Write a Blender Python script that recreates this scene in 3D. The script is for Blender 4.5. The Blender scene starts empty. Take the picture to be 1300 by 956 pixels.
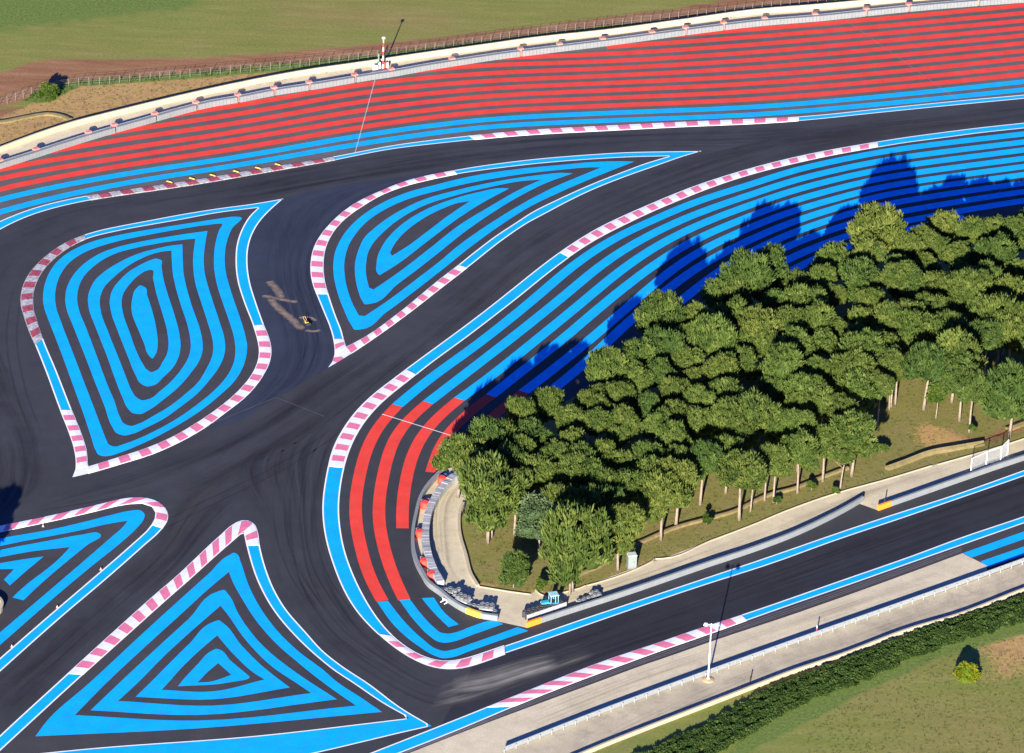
import bpy, bmesh, math, random
import numpy as np
from mathutils import Vector, Matrix
from mathutils.geometry import tessellate_polygon
R_ = random.Random(7)
S = bpy.context.scene
COL = S.collection

# ------------------------------------------------------------------ camera
DIST, DEP, FPX, ROLL = 735.0, math.radians(29.03), 6335.0, math.radians(2.0)
CAM = Vector((0, -DIST*math.cos(DEP), DIST*math.sin(DEP)))
FW = Vector((0, math.cos(DEP), -math.sin(DEP)))
UP = Vector((0, math.sin(DEP), math.cos(DEP)))
RT = Vector((1, 0, 0))
AX = RT*math.cos(ROLL) + UP*math.sin(ROLL)
AY = -RT*math.sin(ROLL) + UP*math.cos(ROLL)
cd = bpy.data.cameras.new('camera'); cam = bpy.data.objects.new('camera', cd); COL.objects.link(cam)
cam.matrix_world = Matrix(((AX.x, AY.x, -FW.x, CAM.x), (AX.y, AY.y, -FW.y, CAM.y), (AX.z, AY.z, -FW.z, CAM.z), (0, 0, 0, 1)))
cd.sensor_width = 36; cd.lens = 36*FPX/1300; cd.clip_start = 5; cd.clip_end = 9000
S.camera = cam

# ------------------------------------------------------------------ light
SUN_EL, SUN_AZ = math.radians(16.3), math.radians(7.6)      # shadows run away from us, a little to the right
sdir = Vector((-math.sin(SUN_AZ)*math.cos(SUN_EL), -math.cos(SUN_AZ)*math.cos(SUN_EL), math.sin(SUN_EL)))
w = bpy.data.worlds.new('World'); S.world = w; w.use_nodes = True
nt = w.node_tree; bg = nt.nodes['Background']
sky = nt.nodes.new('ShaderNodeTexSky'); sky.sky_type = 'NISHITA'; sky.sun_disc = False
sky.sun_elevation = SUN_EL; sky.sun_rotation = math.pi + SUN_AZ
sky.altitude = 400; sky.air_density = 1.0; sky.dust_density = 0.0; sky.ozone_density = 7.0
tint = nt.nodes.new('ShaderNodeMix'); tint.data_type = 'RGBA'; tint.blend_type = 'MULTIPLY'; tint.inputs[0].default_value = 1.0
tint.inputs[7].default_value = (.62, .68, 1.30, 1); nt.links.new(sky.outputs[0], tint.inputs[6])      # blue tint added over the sky to turn the shade deep blue
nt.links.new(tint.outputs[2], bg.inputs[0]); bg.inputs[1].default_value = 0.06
sl = bpy.data.lights.new('sun', 'SUN'); sl.energy = 5.0; sl.angle = math.radians(0.5); sl.color = (1.0, 0.93, 0.80)
so = bpy.data.objects.new('sun', sl); COL.objects.link(so)
so.rotation_euler = sdir.to_track_quat('Z', 'Y').to_euler()
S.view_settings.view_transform = 'Standard'; S.view_settings.look = 'None'
S.view_settings.exposure = 1.6; S.view_settings.gamma = 1.0

# ------------------------------------------------------------------ picture point -> place on the ground
def G(px, py, z=0.0):
    u, v = px-650.0, 478.0-py
    d = AX*u + AY*v + FW*FPX
    t = (z-CAM.z)/d.z
    return Vector((CAM.x+t*d.x, CAM.y+t*d.y, z))
def P(s):                       # 'x,y x,y*' -> [(x, y, corner)]
    out = []
    for t in s.split():
        c = t.endswith('*'); a, b = t.rstrip('*').split(',')
        out.append((float(a), float(b), c))
    return out
def spline(pts, closed=False, n=6):
    """Catmull-Rom through ground points; points marked * stay sharp."""
    W = [(G(x, y).xy, c) for x, y, c in pts]
    N = len(W); out = []
    for i in range(N if closed else N-1):
        p1, c1 = W[i]; p2, c2 = W[(i+1) % N]
        p0 = W[i-1][0] if (closed or i > 0) else p1*2-p2
        p3 = W[(i+2) % N][0] if (closed or i+2 < N) else p2*2-p1
        L = (p2-p1).length
        def tang(a, b, m, corner, first):
            if corner: return (p2-p1)
            d1 = max((m-a).length, 1e-4); d2 = max((b-m).length, 1e-4)
            v = ((m-a)/d1*d2 + (b-m)/d2*d1)/(d1+d2)
            return v*L
        t1 = tang(p0, p2, p1, c1, True); t2 = tang(p1, p3, p2, c2, False)
        for k in range(n):
            t = k/n; t2_, t3_ = t*t, t*t*t
            out.append(p1*(2*t3_-3*t2_+1)+t1*(t3_-2*t2_+t)+p2*(-2*t3_+3*t2_)+t2*(t3_-t2_))
    if not closed: out.append(W[-1][0].copy())
    return out
def resample(c, n):
    d = [0.0]
    for a, b in zip(c, c[1:]): d.append(d[-1]+(b-a).length)
    out = []; j = 0
    for i in range(n+1):
        s = d[-1]*i/n
        while j < len(c)-2 and d[j+1] < s: j += 1
        q = (s-d[j])/max(d[j+1]-d[j], 1e-6)
        out.append(c[j].lerp(c[j+1], min(max(q, 0), 1)))
    return out
def smooth(c, it=18, step=1.25):
    n = max(8, round(length(c)/step)); c = resample(c, n)
    for _ in range(it):
        c = [c[0]]+[(a+b*2+d)/4 for a, b, d in zip(c, c[1:], c[2:])]+[c[-1]]
    return c
def length(c): return sum((b-a).length for a, b in zip(c, c[1:]))
def sub(c, a, b, closed=False):
    pa, pb = G(*a).xy, G(*b).xy
    ia = min(range(len(c)), key=lambda i: (c[i]-pa).length)
    ib = min(range(len(c)), key=lambda i: (c[i]-pb).length)
    if closed and ib < ia: r = c[ia:]+c[:ib+1]
    elif ib < ia: r = c[ib:ia+1][::-1]
    else: r = c[ia:ib+1]
    return r
def normals(c, closed=False):
    N = len(c); out = []
    for i in range(N):
        a = c[i-1] if (i or closed) else c[i]; b = c[(i+1) % N] if (i < N-1 or closed) else c[i]
        t = (b-a); t = t.normalized() if t.length > 1e-6 else Vector((1, 0))
        out.append(Vector((-t.y, t.x)))
    return out
def offset(c, d, closed=False):
    return [p+n*d for p, n in zip(c, normals(c, closed))]

# ------------------------------------------------------------------ materials
MATS = {}
def nodes(name):
    m = bpy.data.materials.new(name); m.use_nodes = True
    n = m.node_tree.nodes; l = m.node_tree.links
    return m, n, l, n['Principled BSDF']
def ramp(n, l, src, stops):
    r = n.new('ShaderNodeValToRGB')
    while len(r.color_ramp.elements) < len(stops): r.color_ramp.elements.new(0.5)
    for e, (p, c) in zip(r.color_ramp.elements, stops):
        e.position = p; e.color = (*c, 1) if len(c) == 3 else c
    l.new(src, r.inputs[0]); return r.outputs[0]
def noise(n, l, vec, scale, detail=4, rough=.6, sc=None):
    if sc:
        mp = n.new('ShaderNodeMapping'); mp.inputs['Scale'].default_value = sc; l.new(vec, mp.inputs[0]); vec = mp.outputs[0]
    t = n.new('ShaderNodeTexNoise'); t.inputs['Scale'].default_value = scale
    t.inputs['Detail'].default_value = detail; t.inputs['Roughness'].default_value = rough
    l.new(vec, t.inputs['Vector']); return t.outputs['Fac']
def mixc(n, l, f, a, b, mode='MIX'):
    m = n.new('ShaderNodeMix'); m.data_type = 'RGBA'; m.blend_type = mode
    for s, v in ((0, f), (6, a), (7, b)):
        if isinstance(v, (tuple, list)): m.inputs[s].default_value = (*v, 1)
        elif isinstance(v, (int, float)): m.inputs[s].default_value = v
        else: l.new(v, m.inputs[s])
    return m.outputs[2]
def math_(n, l, op, a, b=0.0, clamp=False):
    m = n.new('ShaderNodeMath'); m.operation = op; m.use_clamp = clamp
    for s, v in ((0, a), (1, b)):
        if isinstance(v, (int, float)): m.inputs[s].default_value = v
        else: l.new(v, m.inputs[s])
    return m.outputs[0]
def worn(name, col, amt=.25, scale=.6, rough=.75, dirt=(.05, .045, .04), dirt_amt=0.0, spec=.25, fine=9.0):
    """painted / cast surface: base colour with patchy tone, fine grain and optional dirt"""
    if name in MATS: return MATS[name]
    m, n, l, b = nodes(name)
    g = n.new('ShaderNodeNewGeometry').outputs['Position']
    a = noise(n, l, g, scale, 6, .65); f = noise(n, l, g, fine, 3, .6)
    lo = tuple(c*(1-amt) for c in col); hi = tuple(min(c*(1+amt*.6), 1) for c in col)
    c = ramp(n, l, a, [(.3, lo), (.7, hi)])
    fr = ramp(n, l, f, [(.3, (.82,)*3), (.7, (1.08,)*3)])
    c = mixc(n, l, .8, c, fr, 'MULTIPLY')
    if dirt_amt:
        dn = noise(n, l, g, scale*2.3, 7, .75)
        df = ramp(n, l, dn, [(.62-dirt_amt*.3, (0,)*3), (.78-dirt_amt*.3, (min(1, dirt_amt*1.4),)*3)])
        c = mixc(n, l, df, c, dirt)
    l.new(c, b.inputs['Base Color']); b.inputs['Roughness'].default_value = rough
    b.inputs['Specular IOR Level'].default_value = spec
    MATS[name] = m; return m
def asphalt(name, col, streak=None):
    m, n, l, b = nodes(name)
    g = n.new('ShaderNodeNewGeometry').outputs['Position']
    a = noise(n, l, g, .05, 6, .6); p = noise(n, l, g, .35, 6, .7); f = noise(n, l, g, 6, 3, .7)
    c = ramp(n, l, a, [(.3, tuple(x*.82 for x in col)), (.7, tuple(x*1.18 for x in col))])
    c = mixc(n, l, .6, c, ramp(n, l, p, [(.3, (.78,)*3), (.72, (1.2,)*3)]), 'MULTIPLY')
    c = mixc(n, l, .8, c, ramp(n, l, f, [(.25, (.75,)*3), (.75, (1.25,)*3)]), 'MULTIPLY')
    l.new(c, b.inputs['Base Color']); b.inputs['Roughness'].default_value = .85
    b.inputs['Specular IOR Level'].default_value = .2
    return m
def streaks(name, dark, light, density, scale_v, seed=0.0, bias=.5):
    """thin film of rubber and dust drawn out along the driving line, clear between the streaks"""
    m, n, l, b = nodes(name)
    uv = n.new('ShaderNodeUVMap').outputs[0]
    def str_(su, sv, loc, det):
        mp = n.new('ShaderNodeMapping'); mp.inputs['Scale'].default_value = (su, sv, 1); mp.inputs['Location'].default_value = (loc, loc*.7, 0)
        l.new(uv, mp.inputs[0]); return noise(n, l, mp.outputs[0], 1.0, det, .68)
    fine = ramp(n, l, str_(.012, scale_v, seed, 6), [(.42, (0,)*3), (.68, (1,)*3)])
    broad = ramp(n, l, str_(.03, scale_v*.22, seed+3, 4), [(.36, (0,)*3), (.66, (1,)*3)])
    pick = ramp(n, l, str_(.015, scale_v*1.9, seed+9, 5), [(bias, (0,)*3), (bias+.14, (1,)*3)])
    sp = n.new('ShaderNodeSeparateXYZ'); uvw = n.new('ShaderNodeUVMap'); uvw.uv_map = 'across'; l.new(uvw.outputs[0], sp.inputs[0])
    e = math_(n, l, 'MULTIPLY', math_(n, l, 'MULTIPLY', sp.outputs[1], math_(n, l, 'SUBTRACT', 1.0, sp.outputs[1])), 7.0, True)
    ee = math_(n, l, 'MULTIPLY', math_(n, l, 'MULTIPLY', sp.outputs[0], math_(n, l, 'SUBTRACT', 1.0, sp.outputs[0])), 9.0, True)
    f = math_(n, l, 'MULTIPLY', math_(n, l, 'MULTIPLY', fine, broad), math_(n, l, 'MULTIPLY', e, ee))
    f = math_(n, l, 'MULTIPLY', f, density, True)
    l.new(mixc(n, l, pick, dark, light), b.inputs['Base Color']); b.inputs['Roughness'].default_value = .8
    b.inputs['Specular IOR Level'].default_value = .2
    tr = n.new('ShaderNodeBsdfTransparent'); ms = n.new('ShaderNodeMixShader'); out = n['Material Output']
    l.new(f, ms.inputs[0]); l.new(tr.outputs[0], ms.inputs[1]); l.new(b.outputs[0], ms.inputs[2]); l.new(ms.outputs[0], out.inputs[0])
    return m
def plain(name, col, rough=.5, metal=0.0):
    if name in MATS: return MATS[name]
    m, n, l, b = nodes(name)
    o = n.new('ShaderNodeNewGeometry').outputs['Position']
    c = mixc(n, l, 1.0, col, ramp(n, l, noise(n, l, o, 3, 3), [(.3, (.85,)*3), (.7, (1.1,)*3)]), 'MULTIPLY')
    l.new(c, b.inputs['Base Color']); b.inputs['Roughness'].default_value = rough; b.inputs['Metallic'].default_value = metal
    MATS[name] = m; return m

M_BLUE = worn('blue paint', (.004, .37, .88), .12, .35, .9, (.03, .22, .46), .42, .04)
M_RED = worn('red paint', (.72, .056, .040), .14, .35, .8, (.42, .09, .08), .42, .06)
M_WHITE = worn('white paint', (.78, .78, .78), .06, .8, .65, (.25, .25, .25), .1)
M_KW = worn('kerb white', (.72, .73, .74), .10, .9, .65, (.35, .33, .33), .25)
M_KR = worn('kerb red', (.66, .17, .27), .10, .9, .65, (.22, .10, .12), .2)
M_KWD = worn('scuffed kerb white', (.46, .45, .45), .25, .9, .7, (.05, .05, .06), .5)
M_KRD = worn('scuffed kerb red', (.40, .07, .10), .3, .9, .7, (.04, .03, .04), .5)
M_ASPH = asphalt('track asphalt', (.037, .038, .043))
M_RUN = asphalt('run-off asphalt', (.043, .042, .046))
M_GREYRUN = asphalt('older grey run-off asphalt', (.095, .090, .086))
M_CHIC = asphalt('bluish fresh asphalt', (.027, .034, .052))
M_STRAIGHT = asphalt('dark straight asphalt', (.023, .024, .031))
M_CONC = worn('pale concrete', (.56, .485, .335), .16, .25, .85, (.30, .27, .20), .3, .2, 5)
M_CONC2 = worn('dusty concrete road', (.47, .405, .28), .2, .18, .85, (.26, .23, .17), .45, .2, 4)
M_WALL = worn('concrete wall', (.20, .215, .22), .1, .8, .8, (.2, .2, .19), .3)
M_WALLC = worn('cream wall', (.42, .36, .25), .1, .6, .8, (.4, .34, .24), .3)
M_STEEL = plain('galvanised steel', (.27, .29, .30), .55, .2)
M_BLACK = plain('black rubber', (.02, .02, .022), .8)
M_TYRE_W = worn('white tyre wrap', (.36, .37, .38), .25, 2.5, .6, (.12, .12, .13), .4)
M_FOAM = plain('red foam', (.75, .06, .035), .6)
M_ORANGE = plain('orange paint', (.85, .25, .02), .6)
M_YELLOW = plain('yellow paint', (.62, .42, .05), .6)
M_BARK = worn('pine bark', (.27, .21, .16), .3, 2.2, .9, (.08, .055, .04), .4)

# ------------------------------------------------------------------ mesh helpers
def link(name, me, parent=None, **props):
    o = bpy.data.objects.new(name, me); COL.objects.link(o)
    if parent: o.parent = parent
    for k, v in props.items(): o[k] = v
    return o
def mesh(name, vs, fs, mat, parent=None, smooth=False, **props):
    me = bpy.data.meshes.new(name); me.from_pydata([tuple(v) for v in vs], [], fs)
    for m in (mat if isinstance(mat, (list, tuple)) else [mat]): me.materials.append(m)
    if smooth: me.shade_smooth()
    return link(name, me, parent, **props)
def thing(name, loc, label, cat, group=None, rz=0.0):
    o = bpy.data.objects.new(name, None); COL.objects.link(o); o.location = loc; o.rotation_euler.z = rz
    o.empty_display_size = .3; o['label'] = label; o['category'] = cat
    if group: o['group'] = group
    return o
def poly(name, pts, z, mat, holes=(), **props):
    loops = [[Vector((p.x, p.y, 0)) for p in pts]]+[[Vector((p.x, p.y, 0)) for p in h] for h in holes]
    tri = tessellate_polygon(loops); vs = [(v.x, v.y, z) for L in loops for v in L]
    fs = []
    for a, b, c in tri:
        A, B, C = Vector(vs[a]), Vector(vs[b]), Vector(vs[c])
        n = (B-A).cross(C-A).z
        if abs(n) < 1e-9: continue
        fs.append((a, b, c) if n > 0 else (a, c, b))
    return mesh(name, vs, fs, mat, **props)
def ribbon(name, A, B, z, mat, parent=None, uv=False, n=None, **props):
    """flat strip between two curves"""
    if n is None: n = max(len(A), len(B))
    A = resample(A, n); B = resample(B, n)
    vs = []; fs = []
    rows = 2 if not uv else 5
    for a, b in zip(A, B):
        for k in range(rows):
            p = a.lerp(b, k/(rows-1)); vs.append((p.x, p.y, z))
    for i in range(n):
        for k in range(rows-1):
            q = [i*rows+k, (i+1)*rows+k, (i+1)*rows+k+1, i*rows+k+1]
            fs.append(q)
    e1 = Vector(vs[fs[0][1]])-Vector(vs[fs[0][0]]); e2 = Vector(vs[fs[0][2]])-Vector(vs[fs[0][0]])
    if e1.cross(e2).z < 0: fs = [f[::-1] for f in fs]
    o = mesh(name, vs, fs, mat, parent, **props)
    if uv:
        me = o.data; u1 = me.uv_layers.new(name='UVMap'); u2 = me.uv_layers.new(name='across')
        d = [0.0]
        for a, b in zip(A, A[1:]): d.append(d[-1]+(b-a).length)
        W = max((A[n//2]-B[n//2]).length, 1)
        for lp in me.loops:
            i, k = divmod(lp.vertex_index, rows)
            u1.data[lp.index].uv = (d[i], k/(rows-1)*W); u2.data[lp.index].uv = (i/n, k/(rows-1))
    return o
def slab(name, A, B, z0, z1, mat, parent=None, n=1, crown=0.0, **props):
    """solid strip between two short curves (a kerb block, a wall segment)"""
    A = resample(A, n); B = resample(B, n); vs = []; fs = []
    for a, b in zip(A, B):
        m = (a+b)/2
        vs += [(a.x, a.y, z0), (a.x, a.y, z1), (m.x, m.y, z1+crown), (b.x, b.y, z1), (b.x, b.y, z0)]
    for i in range(n):
        o = i*5; q = o+5
        fs += [(o, q, q+1, o+1), (o+1, q+1, q+2, o+2), (o+2, q+2, q+3, o+3), (o+3, q+3, q+4, o+4)]
    fs += [(0, 1, 2, 3, 4), (n*5+4, n*5+3, n*5+2, n*5+1, n*5)]
    ob = mesh(name, vs, fs, mat, parent, **props)
    bm = bmesh.new(); bm.from_mesh(ob.data); bmesh.ops.recalc_face_normals(bm, faces=bm.faces); bm.to_mesh(ob.data); bm.free()
    return ob
class MB:
    """collects shapes into one mesh"""
    def __init__(s): s.v = []; s.f = []; s.m = []
    def box(s, c, size, rz=0.0, mi=0, taper=1.0, axes=None):
        c = Vector(c); h = Vector(size)/2; o = len(s.v)
        M = Matrix.Rotation(rz, 3, 'Z') if axes is None else axes
        for z in (-1, 1):
            for x, y in ((-1, -1), (1, -1), (1, 1), (-1, 1)):
                t = taper if z > 0 else 1
                s.v.append(c+M@Vector((x*h.x*t, y*h.y*t, z*h.z)))
        for q in ((0, 3, 2, 1), (4, 5, 6, 7), (0, 1, 5, 4), (1, 2, 6, 5), (2, 3, 7, 6), (3, 0, 4, 7)):
            s.f.append(tuple(o+i for i in q)); s.m.append(mi)
        return s
    def tube(s, pts, rad, n=7, mi=0, cap=True):
        o = len(s.v); pts = [Vector(p) for p in pts]
        rad = rad if isinstance(rad, (list, tuple)) else [rad]*len(pts)
        for i, p in enumerate(pts):
            t = (pts[min(i+1, len(pts)-1)]-pts[max(i-1, 0)]).normalized()
            a = t.orthogonal().normalized(); b = t.cross(a)
            for k in range(n):
                w = 2*math.pi*k/n; s.v.append(p+(a*math.cos(w)+b*math.sin(w))*rad[i])
        for i in range(len(pts)-1):
            for k in range(n):
                k2 = (k+1) % n; s.f.append((o+i*n+k, o+i*n+k2, o+(i+1)*n+k2, o+(i+1)*n+k)); s.m.append(mi)
        if cap:
            s.f.append(tuple(o+k for k in range(n))[::-1]); s.m.append(mi)
            s.f.append(tuple(o+(len(pts)-1)*n+k for k in range(n))); s.m.append(mi)
        return s
    def lathe(s, c, prof, n=10, mi=0):
        o = len(s.v); c = Vector(c)
        for r, z in prof:
            for k in range(n):
                w = 2*math.pi*k/n; s.v.append(c+Vector((r*math.cos(w), r*math.sin(w), z)))
        for i in range(len(prof)-1):
            for k in range(n):
                k2 = (k+1) % n; s.f.append((o+i*n+k, o+i*n+k2, o+(i+1)*n+k2, o+(i+1)*n+k)); s.m.append(mi)
        s.f.append(tuple(o+k for k in range(n))[::-1]); s.m.append(mi)
        s.f.append(tuple(o+(len(prof)-1)*n+k for k in range(n))); s.m.append(mi)
        return s
    def build(s, name, mats, parent=None, smooth=False, **props):
        mats = mats if isinstance(mats, (list, tuple)) else [mats]
        ob = mesh(name, s.v, s.f, mats, parent, smooth, **props)
        if len(mats) > 1: ob.data.polygons.foreach_set('material_index', s.m)
        return ob
def copy_tree(o, parent=None):
    c = o.copy(); COL.objects.link(c); c.parent = parent
    for ch in o.children: copy_tree(ch, c)
    return c

# ------------------------------------------------------------------ ground: one sheet with earth, straw and grass where they lie
BARRIER = P('-200,276 -40,228 0,215 41.5,202 97,184 138.5,171.5 180,160 224,147.4 268.5,136.3 310,129.4 345.4,122.3 407.7,112.6 470,102.2 499,97.8 540.8,90.2 589,82.5 631.5,76 687,69 770,58.7 893.8,42 960,33.9 1043,27 1140,16.6 1189,12 1300,3.5 1400,-4 1500,-11')
BACKWALL = P('-200,262 -40,209 0,194 41.5,178.4 97,160.4 130,152 213,131.8 290,114.5 380,97 470,84 540,73.5 610,64 673,55 770,44.5 870,31 960,18.5 1029,13 1140,3 1300,-11 1400,-20 1500,-30')
REG = {
 'soil': [('-100,110 0,92 20,84 60,75 150,76 260,73 330,68 430,60 560,47 700,30 850,12 950,-6 1100,-30 1200,-30 1100,-2 1010,8 960,14 860,26 760,38 640,50 560,58 470,73 330,88 230,95 120,100 60,112 30,128 -100,170', 1.6),
          ('0,140 60,130 130,138 110,150 50,156 0,165 -60,180 -60,150', 1.5), ('760,716 812,687 862,666 897,656 931,646 979,623 1043,603 1068,593 1070,598 1043,609 979,630 931,652 862,672 812,693 770,716', .8),
          ('1200,560 1250,552 1300,538 1300,548 1230,566 1190,572', 2.2)],
 'straw': [('-100,165 0,150 60,122 100,106 230,101 330,93 470,78 560,62 600,58 470,86 330,108 213,124 130,144 60,168 -100,215', 1.4),
           ('600,738 640,745 700,752 760,735 830,710 900,685 830,712 700,756 600,745', 1.5), ('1160,545 1180,535 1230,560 1200,575 1160,560', 3.0),
           ('1250,800 1320,790 1320,850 1260,860', 7.0)],
 'lush': [('30,128 50,112 85,104 200,96 330,84 470,70 560,58 640,48 760,34 860,24 960,12 1080,-2 1200,-20 1200,-12 1090,2 960,19 860,31 760,41 640,54 560,64 470,76 330,92 200,103 100,110 60,132', .9),
          ('-100,-60 300,-60 250,10 0,40 -100,45', 6.0), ('900,980 1000,872 1085,866 1195,818 1320,780 1320,800 1200,832 1100,878 1000,930', 1.2)],
}
GROVE = P('590,652 592,640 596,625 590,600 588,585 640,556 700,520 760,485 830,432 900,388 1000,358 1100,326 1200,294 1300,271 1400,256 1560,240 1560,470 1300,557 1282,563 1230,578.5 1182,591.6 1120,610.3 1070,623.6 994,650 960,664.5 841,709.3 825,714 740,745 716,752 693,757 680.5,750 673.5,754.8 657,752.7 608.5,745 600,731 593.7,708 585.4,677.5 584.7,656')
def flat(pts): return [G(x, y).xy for x, y, c in pts]
def sdist(XY, poly_):
    q = np.array([(p.x, p.y) for p in poly_]); a = q; b = np.roll(q, -1, 0)
    d = np.full(len(XY), 1e9); inside = np.zeros(len(XY), bool)
    for (ax, ay), (bx, by) in zip(a, b):
        ex, ey = bx-ax, by-ay; L = ex*ex+ey*ey+1e-9
        t = np.clip(((XY[:, 0]-ax)*ex+(XY[:, 1]-ay)*ey)/L, 0, 1)
        d = np.minimum(d, np.hypot(XY[:, 0]-ax-t*ex, XY[:, 1]-ay-t*ey))
        c = ((ay > XY[:, 1]) != (by > XY[:, 1])) & (XY[:, 0] < (bx-ax)*(XY[:, 1]-ay)/(by-ay+1e-12)+ax)
        inside ^= c
    return np.where(inside, d, -d)
def terrain():
    fx = np.arange(-150, 151, 1.5); fy = np.arange(-140, 260, 1.5)
    far = np.array([160, 180, 220, 300, 450, 700, 1200, 2500, 6000.])
    xs = np.concatenate([-far[::-1], fx, far]); ys = np.concatenate([-far[::-1]-10, fy, far+110])
    X, Y = np.meshgrid(xs, ys); XY = np.stack([X.ravel(), Y.ravel()], 1); n = len(XY)
    V = np.zeros((n, 3)); V[:, :2] = XY; V[:, 2] = -0.02
    nx, ny = len(xs), len(ys)
    i = np.arange(nx-1)[None, :]+np.arange(ny-1)[:, None]*nx
    Fq = np.stack([i, i+1, i+1+nx, i+nx], -1).reshape(-1, 4)
    me = bpy.data.meshes.new('terrain'); me.from_pydata(V.tolist(), [], Fq.tolist())
    colr = np.zeros((n, 4)); colr[:, 3] = 1
    for ci, key in enumerate(('soil', 'straw', 'lush')):
        for s, soft in REG[key]:
            colr[:, ci] = np.maximum(colr[:, ci], np.clip(.5+sdist(XY, flat(P(s)))/soft/2, 0, 1))
    gv = np.clip(.5+sdist(XY, flat(GROVE))/2, 0, 1)
    colr[:, 3] = gv
    at = me.color_attributes.new('cover', 'FLOAT_COLOR', 'POINT'); at.data.foreach_set('color', colr.ravel())
    m, nn, l, b = nodes('ground cover')
    g = nn.new('ShaderNodeNewGeometry').outputs['Position']
    va = nn.new('ShaderNodeVertexColor'); va.layer_name = 'cover'
    sp = nn.new('ShaderNodeSeparateColor'); l.new(va.outputs[0], sp.inputs[0])
    big = noise(nn, l, g, .055, 6, .62, (.38, 1.0, 1)); strk = noise(nn, l, g, .5, 5, .65, (.16, 1.0, 1)); med = noise(nn, l, g, .3, 6, .7); fin = noise(nn, l, g, 2.2, 5, .75)
    grass = ramp(nn, l, big, [(.34, (.130, .195, .036)), (.5, (.192, .198, .052)), (.66, (.245, .180, .074))])
    gr2 = ramp(nn, l, strk, [(.3, (.135, .158, .036)), (.55, (.205, .198, .055)), (.78, (.30, .25, .11))])
    base = mixc(nn, l, .5, grass, gr2)
    grove = ramp(nn, l, med, [(.25, (.135, .135, .038)), (.48, (.195, .180, .056)), (.62, (.21, .175, .070)), (.8, (.27, .19, .095))])
    base = mixc(nn, l, va.outputs[1], base, grove)
    def wsum(o): 
        t = math_(nn, l, 'ADD', o, math_(nn, l, 'MULTIPLY', math_(nn, l, 'SUBTRACT', fin, .5), .9))
        t = math_(nn, l, 'ADD', t, math_(nn, l, 'MULTIPLY', math_(nn, l, 'SUBTRACT', med, .5), .9))
        return ramp(nn, l, t, [(.42, (0,)*3), (.62, (1,)*3)])
    soilc = ramp(nn, l, strk, [(.3, (.19, .090, .045)), (.6, (.28, .15, .078)), (.8, (.37, .23, .13))])
    strawc = ramp(nn, l, med, [(.3, (.24, .15, .058)), (.48, (.40, .26, .10)), (.62, (.34, .20, .095)), (.78, (.19, .17, .055))])
    lushc = ramp(nn, l, fin, [(.3, (.090, .135, .030)), (.6, (.135, .185, .045)), (.8, (.20, .22, .065))])
    c = mixc(nn, l, wsum(sp.outputs[0]), base, soilc)
    c = mixc(nn, l, wsum(sp.outputs[1]), c, strawc)
    c = mixc(nn, l, wsum(sp.outputs[2]), c, lushc)
    c = mixc(nn, l, .7, c, ramp(nn, l, fin, [(.25, (.62,)*3), (.75, (1.3,)*3)]), 'MULTIPLY')
    l.new(c, b.inputs['Base Color']); b.inputs['Roughness'].default_value = .95; b.inputs['Specular IOR Level'].default_value = .05
    bp = nn.new('ShaderNodeBump'); bp.inputs['Strength'].default_value = .35; bp.inputs['Distance'].default_value = .12; l.new(fin, bp.inputs['Height']); l.new(bp.outputs[0], b.inputs['Normal'])
    me.materials.append(m)
    link('ground', me, kind='structure')
    return m
M_GROUND = terrain()

# ------------------------------------------------------------------ asphalt and concrete sheets
ST = dict(kind='structure')
bar_c = spline(BARRIER, n=3)
SOUTHWALL = P('1560,617 1400,678 1300,714.5 1160,764.5 1000,820.7 851.8,874 760,908 640,955 520,1004')
apr = spline(SOUTHWALL, n=3)
outer = bar_c + apr + [G(400, 1060).xy, G(-260, 1060).xy, G(-260, 290).xy]
grove_c = [G(x, y).xy for x, y, c in GROVE]
poly('track_asphalt', outer, 0.0, M_ASPH, holes=[grove_c], **ST)
NB_LOW = smooth(spline(P('-200,410 -90,348 -30,309 0,291.7 20,280.8 55.4,267.7 83,260.7 116,253.8 152.3,248.5 203,241.3 253.8,233.9 310,224 360,215.3 425.3,203.8 497.7,189.1 545,183.7 600.5,177.7 650,173.1 766.9,166.3 893.8,160 970,156.9 1014.9,153.8 1116.9,143.3 1221.5,132.9 1300,125.5 1400,115 1500,104')), 10)
NB_UP = smooth(spline(P('-200,392 -90,332 -30,295 0,280.8 27.7,269.1 55.4,260.1 83,253.8 115,247.6 152,242.2 180,238.3 207.5,234.4 268.5,225.3 320,216 360,209.7 425.3,199 497.7,184.6 545,178.3 600,172.1 650,166.8 766.9,159.8 893.8,153.6 970,150.5 1014.9,148.4 1116.9,138.1 1221.5,127.6 1300,120.6 1400,110 1500,99')), 10)
poly('grey_runoff', [p for p in bar_c] + NB_UP[::-1], .012, M_GREYRUN, **ST)
poly('chicane_asphalt', spline(P('356,253* 380,246 430,236 500,226 576,216 520,232 450,262 405,310 396,350 412,395 424,440 419,466* 350,505 300,536 262,545* 300,510 330,470 331,420 310,360 300,320 320,280'), True, 3), .008, M_CHIC, **ST)

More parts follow.
